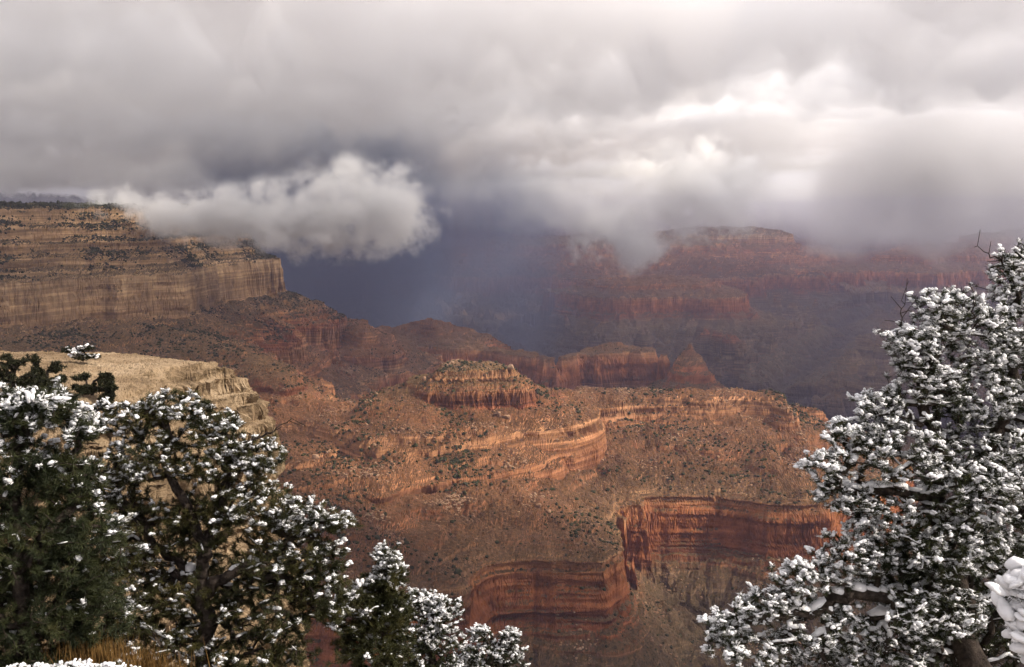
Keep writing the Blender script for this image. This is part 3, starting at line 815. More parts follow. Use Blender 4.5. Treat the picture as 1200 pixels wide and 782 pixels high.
def build_tree(name, label, cat, seed, base, spine, blobs, n_tips, D, twig=.0042, r_trunk=.11, snow_p=.8, snow_size=.055, needle=.045, tufts=3, per=30,
               seg=.10, depth_k=1.0, leaf_mat=None, bare=(), group=None, shade_k=.10, strip=.8, width=.0034, spread=.55):
    rng = np.random.default_rng(seed)
    k = D / FOC
    B = np.array([(*at_range(px, py, D + dz), rx * (D + dz) / FOC, ry * (D + dz) / FOC) for px, py, dz, rx, ry in blobs])
    wgt = (B[:, 3] * B[:, 4]) ** .85; wgt = wgt / wgt.sum()
    bi = rng.choice(len(B), n_tips, p=wgt)
    u = rng.normal(size=(n_tips, 3)); u /= np.linalg.norm(u, axis=1, keepdims=True)
    u *= (rng.uniform(0.12, 1, n_tips) ** .42)[:, None]
    u *= (1 + .22 * rng.normal(size=(n_tips, 1)) * (rng.random((n_tips, 1)) < .25))
    dr = np.sqrt(B[bi, 3] * B[bi, 4]) * depth_k
    tips = B[bi, :3] + u * np.stack([B[bi, 3], dr, B[bi, 4]], 1)
    root = np.array(at_range(base[0], base[1], D))
    def P3(s): return [np.array(at_range(px, py, D + dz)) for px, py, dz in s]
    spines = [P3(s) for s in (spine if isinstance(spine[0][0], tuple) else [spine])]
    pts, par, cnt, tn = grow(rng, root, spines, tips, seg, .18)
    rad = twig * np.maximum(cnt, 1) ** .5
    sc = r_trunk / rad[0]
    rad = np.where(cnt > 12, rad * (1 + (sc - 1) * smooth(math.log(12), math.log(max(cnt[0], 13)), np.log(np.maximum(cnt, 1)))), rad)
    e = bpy.data.objects.new(name, None); COL.objects.link(e)
    e.location = root; e.empty_display_size = .2
    e['label'] = label; e['category'] = cat
    if group: e['group'] = group
    def local(v): return v - root
    vs, fs = tube_mesh(local(pts), par, rad, 5)
    extra = []
    for path, r0 in bare:
        q = np.array(P3(path)); off = 0
        i0 = int(np.argmin(((pts - q[0]) ** 2).sum(1))); q = np.concatenate([pts[i0:i0 + 1], q[1:]])
        nd, pr, rr_ = [q[0]], [0], [r0]
        prev = 0
        for s in range(1, len(q)):
            for t in np.linspace(0, 1, 7)[1:]:
                nd.append(q[s - 1] * (1 - t) + q[s] * t + rng.normal(size=3) * .012); pr.append(prev); prev = len(nd) - 1
                rr_.append(r0 * (1 - .75 * (s - 1 + t) / (len(q) - 1)))
                if rng.random() < .5:
                    sd = nd[-1] + (q[s] - q[s - 1]) / np.linalg.norm(q[s] - q[s - 1]) * .09 + rng.normal(size=3) * .07
                    nd.append(sd); pr.append(prev); rr_.append(r0 * .25)
        a, b_ = tube_mesh(local(np.array(nd)), np.array(pr), np.array(rr_), 5)
        extra.append((a, b_)); 
    n0 = len(vs)
    for a, b_ in extra:
        vs = np.concatenate([vs, a]); fs = np.concatenate([fs, b_ + n0]); n0 = len(vs)
    link('trunk', mesh_from('trunk', vs, fs, M_BARK, True), e)
    # needles in tufts round the ends of the twigs
    idx = []; cur = tn.copy()
    for q in range(tufts):
        idx.append(cur); cur = par[cur]
        cur = np.where(cnt[cur] < 7, cur, idx[-1])
    ti = np.unique(np.concatenate(idx))
    dirv = pts[ti] - pts[par[par[ti]]]; dirv /= np.linalg.norm(dirv, axis=1, keepdims=True) + 1e-9
    m = len(ti)
    c = np.repeat(pts[ti], per, 0); dv = np.repeat(dirv, per, 0)
    rd = rng.normal(size=(m * per, 3)); rd /= np.linalg.norm(rd, axis=1, keepdims=True)
    nd = dv * spread + rd * .8; nd[:, 2] += .12; nd /= np.linalg.norm(nd, axis=1, keepdims=True)
    L = needle * rng.uniform(.6, 1.15, (m * per, 1))
    c = c - dv * rng.uniform(0, seg * .7, (m * per, 1)) + rng.normal(size=(m * per, 3)) * .004
    side = np.cross(nd, rng.normal(size=nd.shape)); side /= np.linalg.norm(side, axis=1, keepdims=True) + 1e-9
    side *= width * .5
    q = np.stack([c - side, c + side, c + nd * L + side * .5, c + nd * L - side * .5], 1)
    fo = link('foliage', mesh_from('foliage', local(q.reshape(-1, 3)), np.arange(m * per * 4).reshape(-1, 4), leaf_mat or M_NEEDLE), e)
    # snow lying on the tufts and along the tops of the twigs
    if snow_p > 0:
        tp = pts[ti]
        cover = np.zeros(m)
        for s in range(0, m, 800):
            d = tp[None] - tp[s:s + 800, None]
            h = d[..., 0] ** 2 + d[..., 1] ** 2
            cover[s:s + 800] = ((d[..., 2] > .06) & (h < (.18 + .35 * d[..., 2]) ** 2) & (d[..., 2] < 1.6)).sum(1)
        cover = cover / (n_tips / 900.0)
        patchy = tap(T_MID, tp[:, 0] / 9 + seed * .13, tp[:, 2] / 9 + tp[:, 1] / 13)
        p = np.clip(snow_p * (1.15 - shade_k * .1 * cover + .25 * patchy), .03 * snow_p, 1)
        keep = rng.random(m) < p
        kk = ti[keep]
        if snow_size < .032:      # fine frosting further back along the same twigs
            more = par[kk]; more = more[(cnt[more] < 5) & (rng.random(len(more)) < .8)]
            kk = np.concatenate([kk, more])
        X = pts[kk] - pts[par[par[kk]]]; X[:, 2] *= .3; X += rng.normal(size=X.shape) * .03
        S = snow_size * .92 * np.exp(np.clip(rng.normal(0, .42, (len(kk), 1)), -.9, .62)) * np.array([[1.12, .95, .85]]) * rng.uniform(.8, 1.2, (len(kk), 3))
        C = pts[kk] + np.array([0, 0, 1.0]) * (S[:, 2:3] * .55 + .004)
        tpl, tf = cluster_templates(14, rng, 5, ICO1 if snow_size < .03 else ICO2)
        v1, f1 = scatter_templates(tpl, tf, local(C), X, S, rng)
        # ridges of snow on limbs
        ed = np.arange(1, len(pts)); dd = pts[ed] - pts[par[ed]]
        flat = 1 - np.abs(dd[:, 2]) / (np.linalg.norm(dd, axis=1) + 1e-9)
        ok = (flat > .25) & (rad[ed] > .0065) & (rng.random(len(ed)) < strip * snow_p * np.clip(flat + .2, 0, 1))
        ed = ed[ok]; dd = dd[ok]
        S2 = np.stack([np.linalg.norm(dd, axis=1) * .8, np.clip(rad[ed] * 1.15, .006, .05) * rng.uniform(.8, 1.6, len(ed)), np.clip(rad[ed] * .9, .007, .035) * rng.uniform(.8, 1.7, len(ed))], 1)
        C2 = (pts[ed] + pts[par[ed]]) * .5 + np.array([0, 0, 1.0]) * (rad[ed] * .9 + S2[:, 2] * .25)[:, None]
        tpl2 = blob_templates(ICO1, 10, rng, .16, .7)
        v2, f2 = scatter_templates(tpl2, ICO1[1], local(C2), dd, S2, rng)
        # rime on single needles round the loaded tufts
        pf = 14
        c3 = np.repeat(pts[kk], pf, 0) + rng.normal(size=(len(kk) * pf, 3)) * snow_size * .35
        n3 = rng.normal(size=c3.shape); n3[:, 2] = np.abs(n3[:, 2]) * .7 - .1; n3 /= np.linalg.norm(n3, axis=1, keepdims=True)
        s3 = np.cross(n3, rng.normal(size=n3.shape)); s3 /= np.linalg.norm(s3, axis=1, keepdims=True) + 1e-9; s3 *= width * .62
        L3 = max(needle, snow_size * 1.5) * rng.uniform(.55, 1.05, (len(c3), 1))
        v3 = np.stack([c3 - s3, c3 + s3, c3 + n3 * L3], 1).reshape(-1, 3)
        f3 = np.arange(len(v3)).reshape(-1, 3)
        so = link('snow', mesh_from('snow', np.concatenate([v1, v2, local(v3)]), np.concatenate([f1, f2 + len(v1), f3 + len(v1) + len(v2)]), M_SNOW, True), e)
        so['kind'] = 'stuff'
    return e

build_tree('pinyon_tree', 'tall pinyon pine at right loaded all over with fresh snow', 'tree', 11, (1135, 880), [
    [(1132, 760, 0), (1120, 660, 0), (1100, 570, .05), (1085, 490, 0), (1088, 430, 0), (1105, 370, 0)],
    [(1120, 660, 0), (1160, 560, .2), (1190, 450, .3), (1195, 350, .3), (1200, 290, .3)],
    [(1125, 700, 0), (1040, 700, -.2), (950, 720, -.3), (860, 735, -.3)],
    [(1100, 580, 0), (1040, 575, -.2), (980, 565, -.2)]],
    [(1108, 370, 0, 44, 34), (1070, 405, -.1, 34, 30), (1150, 395, .1, 50, 44), (1195, 330, .3, 36, 50), (1215, 430, .3, 60, 70), (1080, 450, 0, 48, 34), (1140, 465, .1, 60, 42),
     (1030, 475, -.1, 38, 24), (1000, 512, -.2, 40, 24), (968, 545, -.3, 30, 20), (1055, 530, -.2, 70, 42), (1140, 540, .1, 75, 50), (1230, 540, .3, 60, 80), (985, 580, -.2, 42, 24), (1040, 600, -.1, 64, 36),
     (1120, 625, 0, 70, 44), (1200, 640, .3, 60, 60), (1000, 650, -.2, 55, 30), (945, 680, -.3, 44, 26), (1070, 680, -.1, 60, 40), (900, 710, -.3, 46, 22), (850, 730, -.3, 34, 16), (880, 760, -.3, 60, 24), (965, 735, -.2, 66, 36),
     (1050, 750, 0, 60, 40), (1190, 730, .3, 60, 60), (990, 790, -.1, 90, 30), (1090, 700, .4, 70, 60), (1150, 680, .5, 70, 60), (1120, 760, .4, 90, 45), (1040, 660, .4, 60, 50), (1120, 640, -.4, 60, 40), (1100, 720, -.45, 70, 34), (1150, 580, -.35, 60, 40)],
    7000, 9.5, r_trunk=.13, twig=.003, snow_p=1.15, snow_size=.022, needle=.05, tufts=2, per=44, width=.0045, shade_k=.06, bare=[([(1180, 320, .3), (1172, 303, .3), (1142, 291, .3)], .012), ([(1110, 400, 0), (1140, 372, 0), (1139, 335, 0)], .014), ([(1080, 400, 0), (1056, 382, 0), (1057, 352, 0)], .012)])
build_tree('pinyon_tree', 'nearest snowy bough pushing in at the lower right edge', 'tree', 12, (1480, 1150), [(1420, 1000, 0), (1330, 800, 0), (1240, 720, 0)],
    [(1215, 690, 0, 30, 22), (1210, 735, 0, 32, 22), (1235, 760, 0, 40, 28), (1280, 700, 0, 60, 60), (1300, 800, 0, 70, 70)],
    420, 5.0, r_trunk=.07, snow_p=1.0, snow_size=.046, needle=.045, tufts=2, per=26, shade_k=.02, seg=.08)
build_tree('pinyon_tree', 'dark snow flecked pine cut off by the left edge', 'tree', 13, (10, 900), [
    [(15, 800, 0), (25, 700, 0), (20, 600, 0), (30, 500, 0)], [(20, 680, 0), (80, 600, 0), (90, 560, 0)]],
    [(5, 480, 0, 60, 28), (55, 478, -.1, 48, 26), (95, 500, 0, 26, 22), (15, 545, 0, 64, 44), (80, 560, .1, 44, 40), (30, 630, 0, 74, 52), (100, 640, .1, 50, 55), (30, 720, .1, 80, 60), (110, 720, .2, 46, 50), (-60, 620, 0, 60, 150), (60, 790, 0, 90, 30)],
    3800, 9.0, r_trunk=.09, twig=.003, snow_p=.34, snow_size=.025, needle=.06, tufts=2, per=50, width=.005, shade_k=.10, strip=.5)
build_tree('pinyon_tree', 'broad pinyon with dark forked trunk and patchy snow in front of the cream ledge', 'tree', 14, (242, 860), [
    [(243, 790, 0), (246, 730, 0), (236, 690, 0), (242, 650, 0), (228, 615, 0), (212, 580, 0), (196, 540, 0), (190, 490, 0)],
    [(242, 650, 0), (262, 600, 0), (270, 550, 0), (262, 500, 0)], [(240, 700, 0), (300, 660, 0), (350, 625, 0), (385, 612, 0)], [(240, 690, 0), (180, 640, .2), (130, 580, .2)]],
    [(160, 490, 0, 42, 24), (205, 476, 0, 46, 20), (250, 500, 0, 40, 24), (175, 535, 0, 56, 30), (250, 540, 0, 50, 30), (300, 535, 0, 38, 24), (130, 565, .2, 46, 34), (290, 590, 0, 60, 36), (350, 605, 0, 46, 24), (392, 612, 0, 26, 14),
     (165, 620, .1, 64, 42), (240, 610, .2, 54, 40), (330, 650, 0, 64, 36), (385, 655, 0, 30, 22), (150, 690, .1, 66, 45), (235, 690, .3, 70, 44), (320, 710, 0, 74, 42), (385, 700, 0, 34, 34), (170, 750, 0, 80, 34), (290, 765, 0, 90, 30)],
    5200, 12.5, r_trunk=.11, twig=.0035, snow_p=.46, snow_size=.023, needle=.06, tufts=2, per=44, width=.0058, leaf_mat=M_OLIVE, shade_k=.10, strip=.5, bare=[([(285, 525, 0), (318, 506, 0), (343, 490, 0)], .018)])
build_tree('pinyon_tree', 'narrow yellow green pine with snowy top beside the broad pinyon', 'tree', 15, (440, 860), [(442, 800, 0), (446, 740, 0), (452, 690, 0), (455, 650, 0)],
    [(453, 655, 0, 20, 16), (460, 676, 0, 22, 16), (440, 690, 0, 30, 20), (425, 720, 0, 44, 30), (462, 715, 0, 24, 26), (440, 760, 0, 54, 34)],
    1500, 14.0, r_trunk=.08, twig=.0035, snow_p=.5, snow_size=.026, needle=.065, tufts=2, per=50, width=.006, leaf_mat=M_OLIVE, shade_k=.13)
build_tree('juniper_tree', 'thin twiggy juniper finely dusted with snow at the bottom centre left', 'tree', 16, (500, 850), [(502, 800, 0), (500, 760, 0), (505, 720, 0)],
    [(490, 704, 0, 30, 14), (520, 712, 0, 26, 14), (500, 728, 0, 44, 18), (480, 750, 0, 36, 24), (515, 752, 0, 36, 20), (498, 780, 0, 50, 22)],
    1500, 16.0, r_trunk=.07, twig=.0035, snow_p=.52, snow_size=.022, needle=.045, tufts=2, per=30, width=.006, shade_k=.05)
build_tree('juniper_tree', 'small lace like snowy juniper top rising at the bottom edge', 'tree', 17, (572, 850), [(574, 810, 0), (572, 780, 0), (578, 760, 0)],
    [(562, 744, 0, 16, 12), (598, 746, 0, 15, 12), (568, 764, 0, 28, 14), (595, 766, 0, 22, 14), (545, 775, 0, 28, 10), (575, 786, 0, 50, 16)],
    1000, 17.0, r_trunk=.06, twig=.0035, snow_p=.55, snow_size=.023, needle=.045, tufts=2, per=28, width=.006, shade_k=.04)
build_tree('bush', 'low snow covered bush at the bottom left corner', 'bush', 18, (90, 830), [(90, 800, 0), (85, 782, 0)],
    [(40, 790, 0, 44, 7), (85, 786, 0, 40, 8), (130, 790, 0, 36, 7), (90, 796, 0, 90, 12)],
    1100, 8.0, r_trunk=.03, twig=.003, snow_p=.55, snow_size=.018, needle=.035, tufts=2, per=30, shade_k=.03, seg=.06)
# ------------------------------------------------------------------ near ground, rock ledge, scrub and stones
M_LEDGE = None
def ledge_material():
    m, nt = nodes_of('cream limestone')
    b = NB(nt)
    geo = b.n('NewGeometry'); pos = geo.outputs['Position']
    sep = b.n('SeparateXYZ'); b.put(sep.inputs[0], pos)
    c = b.n('CombineXYZ'); b.put(c.inputs[0], b.math('MULTIPLY', sep.outputs[0], .10)); b.put(c.inputs[1], b.math('MULTIPLY', sep.outputs[1], .10)); b.put(c.inputs[2], b.math('MULTIPLY', sep.outputs[2], 1.9))
    beds = b.noise(c.outputs[0], 1.0, 6, .65)
    big = b.noise(pos, .25, 5, .6); fine = b.noise(pos, 2.4, 6, .7)
    col = b.ramp(big, [(.3, (.18, .125, .078)), (.5, (.28, .205, .13)), (.7, (.36, .275, .185))])
    col = b.mix(.8, col, b.mix(1, col, b.ramp(beds, [(.34, (.42, .40, .38)), (.46, (.95, .93, .9)), (.6, (1.1, 1.1, 1.1))]), 'MULTIPLY'))
    col = b.mix(.7, col, b.mix(1, col, b.ramp(fine, [(.36, (.5, .48, .45)), (.48, (1, 1, 1)), (.7, (1.25, 1.22, 1.18))]), 'MULTIPLY'))
    bs = b.n('BsdfPrincipled'); b.put(bs.inputs['Base Color'], col); bs.inputs['Roughness'].default_value = .95; bs.inputs['Specular IOR Level'].default_value = .1
    bu = b.n('Bump'); bu.inputs['Strength'].default_value = .8; bu.inputs['Distance'].default_value = .25
    b.put(bu.inputs['Height'], b.math('ADD', fine, b.math('MULTIPLY', beds, 2.0))); nt.links.new(bu.outputs[0], bs.inputs['Normal'])
    o = b.n('OutputMaterial'); nt.links.new(bs.outputs[0], o.inputs[0])
    return m
def ground_material():
    m, nt = nodes_of('rim soil under patchy snow')
    b = NB(nt)
    pos = b.n('NewGeometry').outputs['Position']
    soil = b.ramp(b.noise(pos, 2.2, 6, .65), [(.3, (.05, .035, .022)), (.55, (.12, .085, .055)), (.75, (.20, .145, .09))])
    sn = b.maprange(b.noise(pos, .9, 5, .6), .50, .56)
    sepp = b.n('SeparateXYZ'); b.put(sepp.inputs[0], pos)
    sn = b.math('MULTIPLY', sn, b.maprange(sepp.outputs[2], -40, -12))
    col = b.mix(sn, soil, (.82, .83, .86))
    bs = b.n('BsdfPrincipled'); b.put(bs.inputs['Base Color'], col); bs.inputs['Roughness'].default_value = .9
    bu = b.n('Bump'); bu.inputs['Strength'].default_value = .7; bu.inputs['Distance'].default_value = .06
    b.put(bu.inputs['Height'], b.noise(pos, 5, 6, .65)); nt.links.new(bu.outputs[0], bs.inputs['Normal'])
    o = b.n('OutputMaterial'); nt.links.new(bs.outputs[0], o.inputs[0])
    return m

GR = [(0, -1.65), (3, -1.75), (5.5, -2.5), (8, -3.75), (9.5, -4.8), (12.5, -6.4), (14, -7.4), (17, -9.4), (20, -13), (30, -30), (60, -72), (100, -118), (300, -260), (900, -640), (1000, -700)]
def near_ground():
    r = np.exp(np.linspace(math.log(.3), math.log(960), 260)); a = np.linspace(-np.pi, np.pi, 241)[:-1]
    A, R_ = np.meshgrid(a, r, indexing='ij')
    x, y = np.sin(A) * R_, np.cos(A) * R_
    z = prof(R_, GR)
    back = smooth(.15, -.5, np.cos(A))
    z = z * (1 - back) + back * (-1.65 + .06 * np.minimum(R_, 40) )
    z = z + tap(T_ROUGH, x / 40, y / 40) * np.clip(R_ * .012, .03, .25) + tap(T_ROUGH, x / 400, y / 400) * np.clip(R_ * .03 - .6, 0, 16)
    n, mr = A.shape
    i = np.arange(n * mr).reshape(n, mr); j = np.roll(i, -1, axis=0)
    q = np.stack([i[:, :-1], i[:, 1:], j[:, 1:], j[:, :-1]], -1).reshape(-1, 4)
    v = np.stack([x, y, z], -1).reshape(-1, 3)
    c = len(v); v = np.concatenate([v, [[0, 0, -1.65]]])
    tri = np.stack([np.full(n, c), i[:, 0], j[:, 0], j[:, 0]], -1)
    me = mesh_from('ground', v, q, ground_material(), True)
    link('ground', me, kind='structure')
near_ground()

P_LEDGE = trace(-13.0, [(-260, 470), (-120, 470), (0, 462), (60, 462), (110, 458), (140, 452), (158, 446), (168, 438), (176, 433), (170, 428)]) + [(-27, 99), (-40, 106), (-70, 108), (-95, 100)]
def rock_ledge():
    fld = Field(P_LEDGE, -110, 10, 40, 130, .5)
    NCc, NFf, NRr = 620, 900, 520
    az = np.linspace(math.atan((-330 - 600) / FOC), math.atan((345 - 600) / FOC), NCc)
    rr = np.linspace(58, 128, NFf)
    A, R_ = np.meshgrid(az, rr, indexing='ij')
    x, y = (np.sin(A) * R_).astype(np.float32), (np.cos(A) * R_).astype(np.float32)
    d, arc = fld.both(x, y)
    n = tap(T_ROUGH, x / 30, y / 30); n2 = tap(T_MID, x / 90, y / 90)
    blocky = np.round(tap(T_MID, arc / 60, .3 + d / 200) * 2.2) / 2.2
    d = d + .4 * n + .5 * n2 + .35 * blocky * smooth(-2, 0, d)
    z = prof(d, [(-30, -13.3), (-6, -13.4), (-1.5, -13.7), (0, -13.9), (.2, -14.3), (.9, -14.45), (1.1, -15.2), (2.1, -15.4), (2.3, -16.6), (3.4, -16.8), (3.6, -17.6), (4.3, -17.8), (4.5, -19.2), (5.4, -19.6), (5.7, -25), (8, -34), (12, -60), (30, -70)])
    z = z + .07 * n + .05 * tap(T_FINE, x / 9, y / 9) + .15 * n2
    w = np.sqrt((np.diff(z, axis=1)) ** 2 + (.35 * np.diff(R_, axis=1)) ** 2)
    for rad in (14, 12, 9):
        p = np.pad(w, ((rad + 1, rad), (0, 0)), mode='edge'); cs = np.cumsum(p, axis=0, dtype=np.float64)
        w = (cs[2 * rad + 1:] - cs[:-2 * rad - 1]) / (2 * rad + 1)
    s = np.concatenate([np.zeros((NCc, 1)), np.cumsum(w, axis=1)], axis=1)
    out = np.empty((NCc, NRr, 3), np.float32)
    for i in range(NCc):
        ri = np.interp(np.linspace(0, s[i, -1], NRr), s[i], rr)
        out[i] = np.stack([math.sin(az[i]) * ri, math.cos(az[i]) * ri, np.interp(ri, rr, z[i])], -1)
    N = grid_normals(out); st = smooth(.2, .7, 1 - N[..., 2]); h = N.copy(); h[..., 2] = 0
    bed = tap(T_FINE, (out[..., 0] + out[..., 1]) / 160, out[..., 2] / 14) + .8 * tap(T_FINE, (out[..., 0] - out[..., 1]) / 60, out[..., 2] / 5)
    out += h * (st * .30 * bed)[..., None]
    global LEDGE_PTS
    LEDGE_PTS = out.reshape(-1, 3)
    i = np.arange(NCc * NRr).reshape(NCc, NRr)
    q = np.stack([i[:-1, :-1], i[1:, :-1], i[1:, 1:], i[:-1, 1:]], -1).reshape(-1, 4)
    link('rock_ledge', mesh_from('rock_ledge', out.reshape(-1, 3), q, ledge_material()), kind='structure')
rock_ledge()

# ---- scattered growth and stones on the canyon sides
M_SCRUB = simple_material('dark scrub', [(.3, (.016, .018, .009)), (.55, (.032, .034, .016)), (.75, (.06, .056, .03))], .05, .95, spec=.05)
M_STONE = simple_material('fallen stone', [(.3, (.13, .07, .042)), (.5, (.22, .13, .08)), (.7, (.33, .22, .145))], .02, .95, spec=.05)
def pick(rng, n, wfun):
    P = V[1:-1, 1:-1].reshape(-1, 3); N = CANYON_N[1:-1, 1:-1].reshape(-1, 3)
    du = np.linalg.norm(V[2:, 1:-1] - V[:-2, 1:-1], axis=-1).ravel(); dv = np.linalg.norm(V[1:-1, 2:] - V[1:-1, :-2], axis=-1).ravel()
    w = np.minimum(du * dv, 400) * wfun(P, N)
    w = np.cumsum(w / w.sum())
    i = np.minimum(np.searchsorted(w, rng.random(n)), len(P) - 1)
    return P[i] + rng.normal(size=(n, 3)) * np.array([.5, .5, 0]), N[i]
def dens_scrub(P, N):
    r = np.hypot(P[:, 0], P[:, 1]); z = P[:, 2]
    pat = np.clip(.5 + .8 * tap(T_ROUGH, P[:, 0] / 900, P[:, 1] / 900), .05, 2)
    w = np.where(z > -150, smooth(.2, .5, N[:, 2]), smooth(.45, .72, N[:, 2])) * pat * (r < 3700)
    left = P[:, 0] < -250
    band = np.where(left & (z > -345) & (z < -256), 11.0, np.where(left & (z >= -150), 34.0, np.where(z < -560, 1.6, np.where(np.hypot(P[:, 0] - 60, P[:, 1] - 1850) < 650, 4.5, 1.0))))
    return w * band
def dens_rim(P, N):
    return ((P[:, 2] > -9) & (N[:, 2] > .5) & (np.hypot(P[:, 0], P[:, 1]) < 4800)).astype(float)
def dens_stone(P, N):
    r = np.hypot(P[:, 0], P[:, 1]); z = P[:, 2]
    pat = np.clip(-.2 + 1.3 * tap(T_ROUGH, P[:, 0] / 420 + .4, P[:, 1] / 420), .02, 3)
    return smooth(.5, .75, N[:, 2]) * pat * (r < 3300) * np.where(z > -480, 1.0, .7) * np.where((P[:, 0] > -260) & (z > -440), 1.8, 1.0) * (z < -140)
def stuff(name, mat, n, wfun, seed, smin, smax, asp, amp, label, sm):
    rng = np.random.default_rng(seed)
    P, N = pick(rng, n, wfun)
    X = rng.normal(size=(n, 3)); X[:, 2] *= .2
    s = smin + (smax - smin) * rng.random((n, 1)) ** 2.6
    S = s * rng.uniform(.7, 1.3, (n, 3)) * np.array([[1, 1, asp]])
    tp = blob_templates(ICO1 if name != 'scrub' else ICO1, 16, rng, amp, 1)
    v, f = scatter_templates(tp, ICO1[1], P + np.array([0, 0, 1.0]) * S[:, 2:3] * .35, X, S, rng)
    link(name, mesh_from(name, v, f, mat, sm), kind='stuff', label=label)
stuff('scrub', M_SCRUB, 120000, dens_scrub, 21, .6, 3.4, .85, .22, 'dark scrub dotted over the canyon slopes', False)
stuff('forest', M_SCRUB, 9000, dens_rim, 22, 2.0, 5.0, 1.3, .25, 'dark woodland covering the flat cliff top at left', False)
stuff('rubble', M_STONE, 42000, dens_stone, 23, .35, 2.6, .75, .28, 'pale fallen stones strewn over the canyon slopes', False)

def surface_at(px, py):
    """first point of the canyon surface seen at (px, py)"""
    d = ray(px, py); t = np.exp(np.linspace(math.log(800), math.log(4500), 6000))
    x, y, z = d[0] * t, d[1] * t, d[2] * t
    h = height(x.astype(np.float32), y.astype(np.float32))
    k = int(np.argmax(h > z))
    return np.array([x[k], y[k], h[k]])
def boulder(px, py, size, label, seed, block=.5):
    rng = np.random.default_rng(seed)
    bm = bmesh.new()
    pts_ = rng.normal(size=(26, 3)); pts_ /= np.abs(pts_).max(1, keepdims=True) ** block * np.linalg.norm(pts_, axis=1, keepdims=True) ** (1 - block)
    for p in pts_ * np.array(size) * rng.uniform(.85, 1.1, (26, 1)): bm.verts.new(p)
    r = bmesh.ops.convex_hull(bm, input=bm.verts)
    loose = {g for g in r['geom_interior'] + r['geom_unused'] if isinstance(g, bmesh.types.BMVert)}
    bmesh.ops.delete(bm, geom=list(loose), context='VERTS')
    bmesh.ops.bevel(bm, geom=bm.edges[:], offset=min(size) * .08, segments=1, affect='EDGES')
    me = bpy.data.meshes.new('boulder'); bm.to_mesh(me); bm.free(); me.materials.append(M_STONE)
    p = surface_at(px, py)
    o = link('boulder', me); o.location = p + np.array([0, 0, size[2] * .6]); o.rotation_euler = (0, 0, rng.uniform(0, 6))
    o['label'] = label; o['category'] = 'boulder'
    return o
boulder(598, 433, (7, 6, 6), 'rounded block balanced on the right end of the small butte', 31)
boulder(497, 446, (3.5, 3.5, 5), 'lone upright block standing left of the small butte top', 32)
boulder(594, 491, (7, 5, 4), 'largest fallen slab on the slope under the small butte', 33)
boulder(585, 487, (4, 4, 4.5), 'blocky stone leaning uphill beside the largest fallen slab', 34)
boulder(370, 537, (6, 5, 4), 'fallen orange block low on the slope right of the near pines', 35)
boulder(471, 505, (4.5, 4, 3.5), 'pale block among scrub left below the small butte', 36)
boulder(632, 594, (5, 4, 3.5), 'stone lying high on the dark apron above the near red wall', 37)
boulder(643, 601, (4, 4, 3), 'smaller stone just right of another on the dark apron', 38)

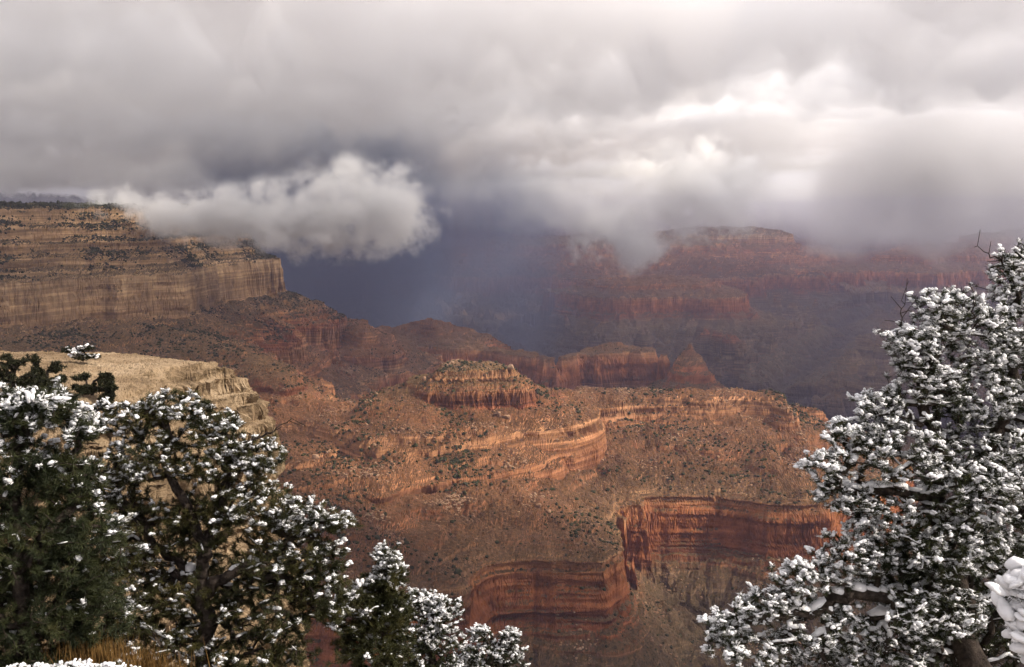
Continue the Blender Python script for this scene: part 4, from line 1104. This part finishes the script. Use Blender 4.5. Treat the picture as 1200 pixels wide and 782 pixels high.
# ---- shrubs on the rock ledge
def ledge_range(px, py):
    """ground distance ahead of the ledge surface seen at (px, py)"""
    P = LEDGE_PTS; c, s_ = math.cos(PITCH), math.sin(PITCH)
    f_ = P[:, 1] * c - P[:, 2] * s_; u = 600 + FOC * P[:, 0] / f_; v = 391 - FOC * (P[:, 1] * s_ + P[:, 2] * c) / f_
    near = (u - px) ** 2 + (v - py) ** 2
    k = np.where(near < 9)[0]
    return float(P[k, 1].min()) if len(k) else float(P[int(near.argmin()), 1])
def shrub(px, py, D, rx, ry, seed, label, snow=0.0, n=420):
    D = ledge_range(px, py + ry * 1.1) - .4
    rg = np.random.default_rng(seed)
    lob = [(rg.uniform(-.85, .85), rg.uniform(-.7, .8), rg.uniform(-.4, .3), rg.uniform(.16, .42), rg.uniform(.16, .40)) for _ in range(9)] + [(0, .6, -.2, .8, .35)]
    build_tree('shrub', label, 'shrub', seed, (px, py + ry * 1.1), [(px, py + ry * .6, 0), (px + 2, py, 0)],
               [(px + rx * a, py + ry * b_, dz, rx * c_, ry * d_) for a, b_, dz, c_, d_ in lob], n, D,
               twig=.012, r_trunk=.12, snow_p=snow, snow_size=.13, needle=.20, tufts=3, per=26, seg=.35, leaf_mat=M_JUNIPER, width=.05, shade_k=.03, strip=.3)
shrub(16, 432, 80, 32, 26, 41, 'tall dark shrub at the left end of the cream ledge')
shrub(54, 434, 82, 24, 22, 42, 'dark shrub standing second from the left on the cream ledge')
shrub(97, 413, 97, 22, 8, 43, 'low snow dusted shrub on the back edge of the cream ledge', .22)
shrub(108, 447, 84, 24, 14, 44, 'dark shrub rooted in the face of the cream ledge')
shrub(126, 457, 80, 11, 14, 45, 'small dark shrub hanging under the lip of the cream ledge')
shrub(112, 488, 72, 20, 22, 46, 'grey snow flecked shrub below the cream ledge face', .25)
shrub(48, 452, 76, 16, 9, 47, 'small low shrub on the stony slope left of the cream ledge')

# ---- dry grass by the near pines
def grass_clump(px, py, D, n, spread, h, label, seed):
    rng = np.random.default_rng(seed)
    c = np.array(at_range(px, py, D))
    B = c + rng.normal(size=(n, 3)) * np.array([spread, spread * .5, .02])
    tip = B + np.stack([rng.normal(size=n) * .10, rng.normal(size=n) * .10, rng.uniform(.5, 1.1, n)], 1) * h
    midp = (B + tip) * .5 + np.stack([rng.normal(size=n) * .02, rng.normal(size=n) * .02, np.full(n, .05)], 1) * h * 2
    s = rng.normal(size=(n, 3)) * np.array([1, 1, 0]); s /= np.linalg.norm(s, axis=1, keepdims=True); s *= .0028
    v = np.stack([B - s, B + s, midp + s * .8, midp - s * .8, tip + s * .2, tip - s * .2], 1)
    o6 = np.arange(n)[:, None] * 6
    f = np.concatenate([o6 + np.array([[0, 1, 2, 3]]), o6 + np.array([[3, 2, 4, 5]])])
    link('grass', mesh_from('grass', v.reshape(-1, 3), f, M_GRASS), kind='stuff', label=label)
M_GRASS = simple_material('dry golden grass', [(.3, (.08, .042, .012)), (.55, (.16, .088, .026)), (.75, (.25, .155, .055))], 6, .8)
grass_clump(110, 792, 9.0, 900, .16, .34, 'golden dry grass clump below the broad pinyon', 51)
grass_clump(165, 798, 9.6, 700, .18, .30, 'shorter golden grass to the right of the taller clump', 52)
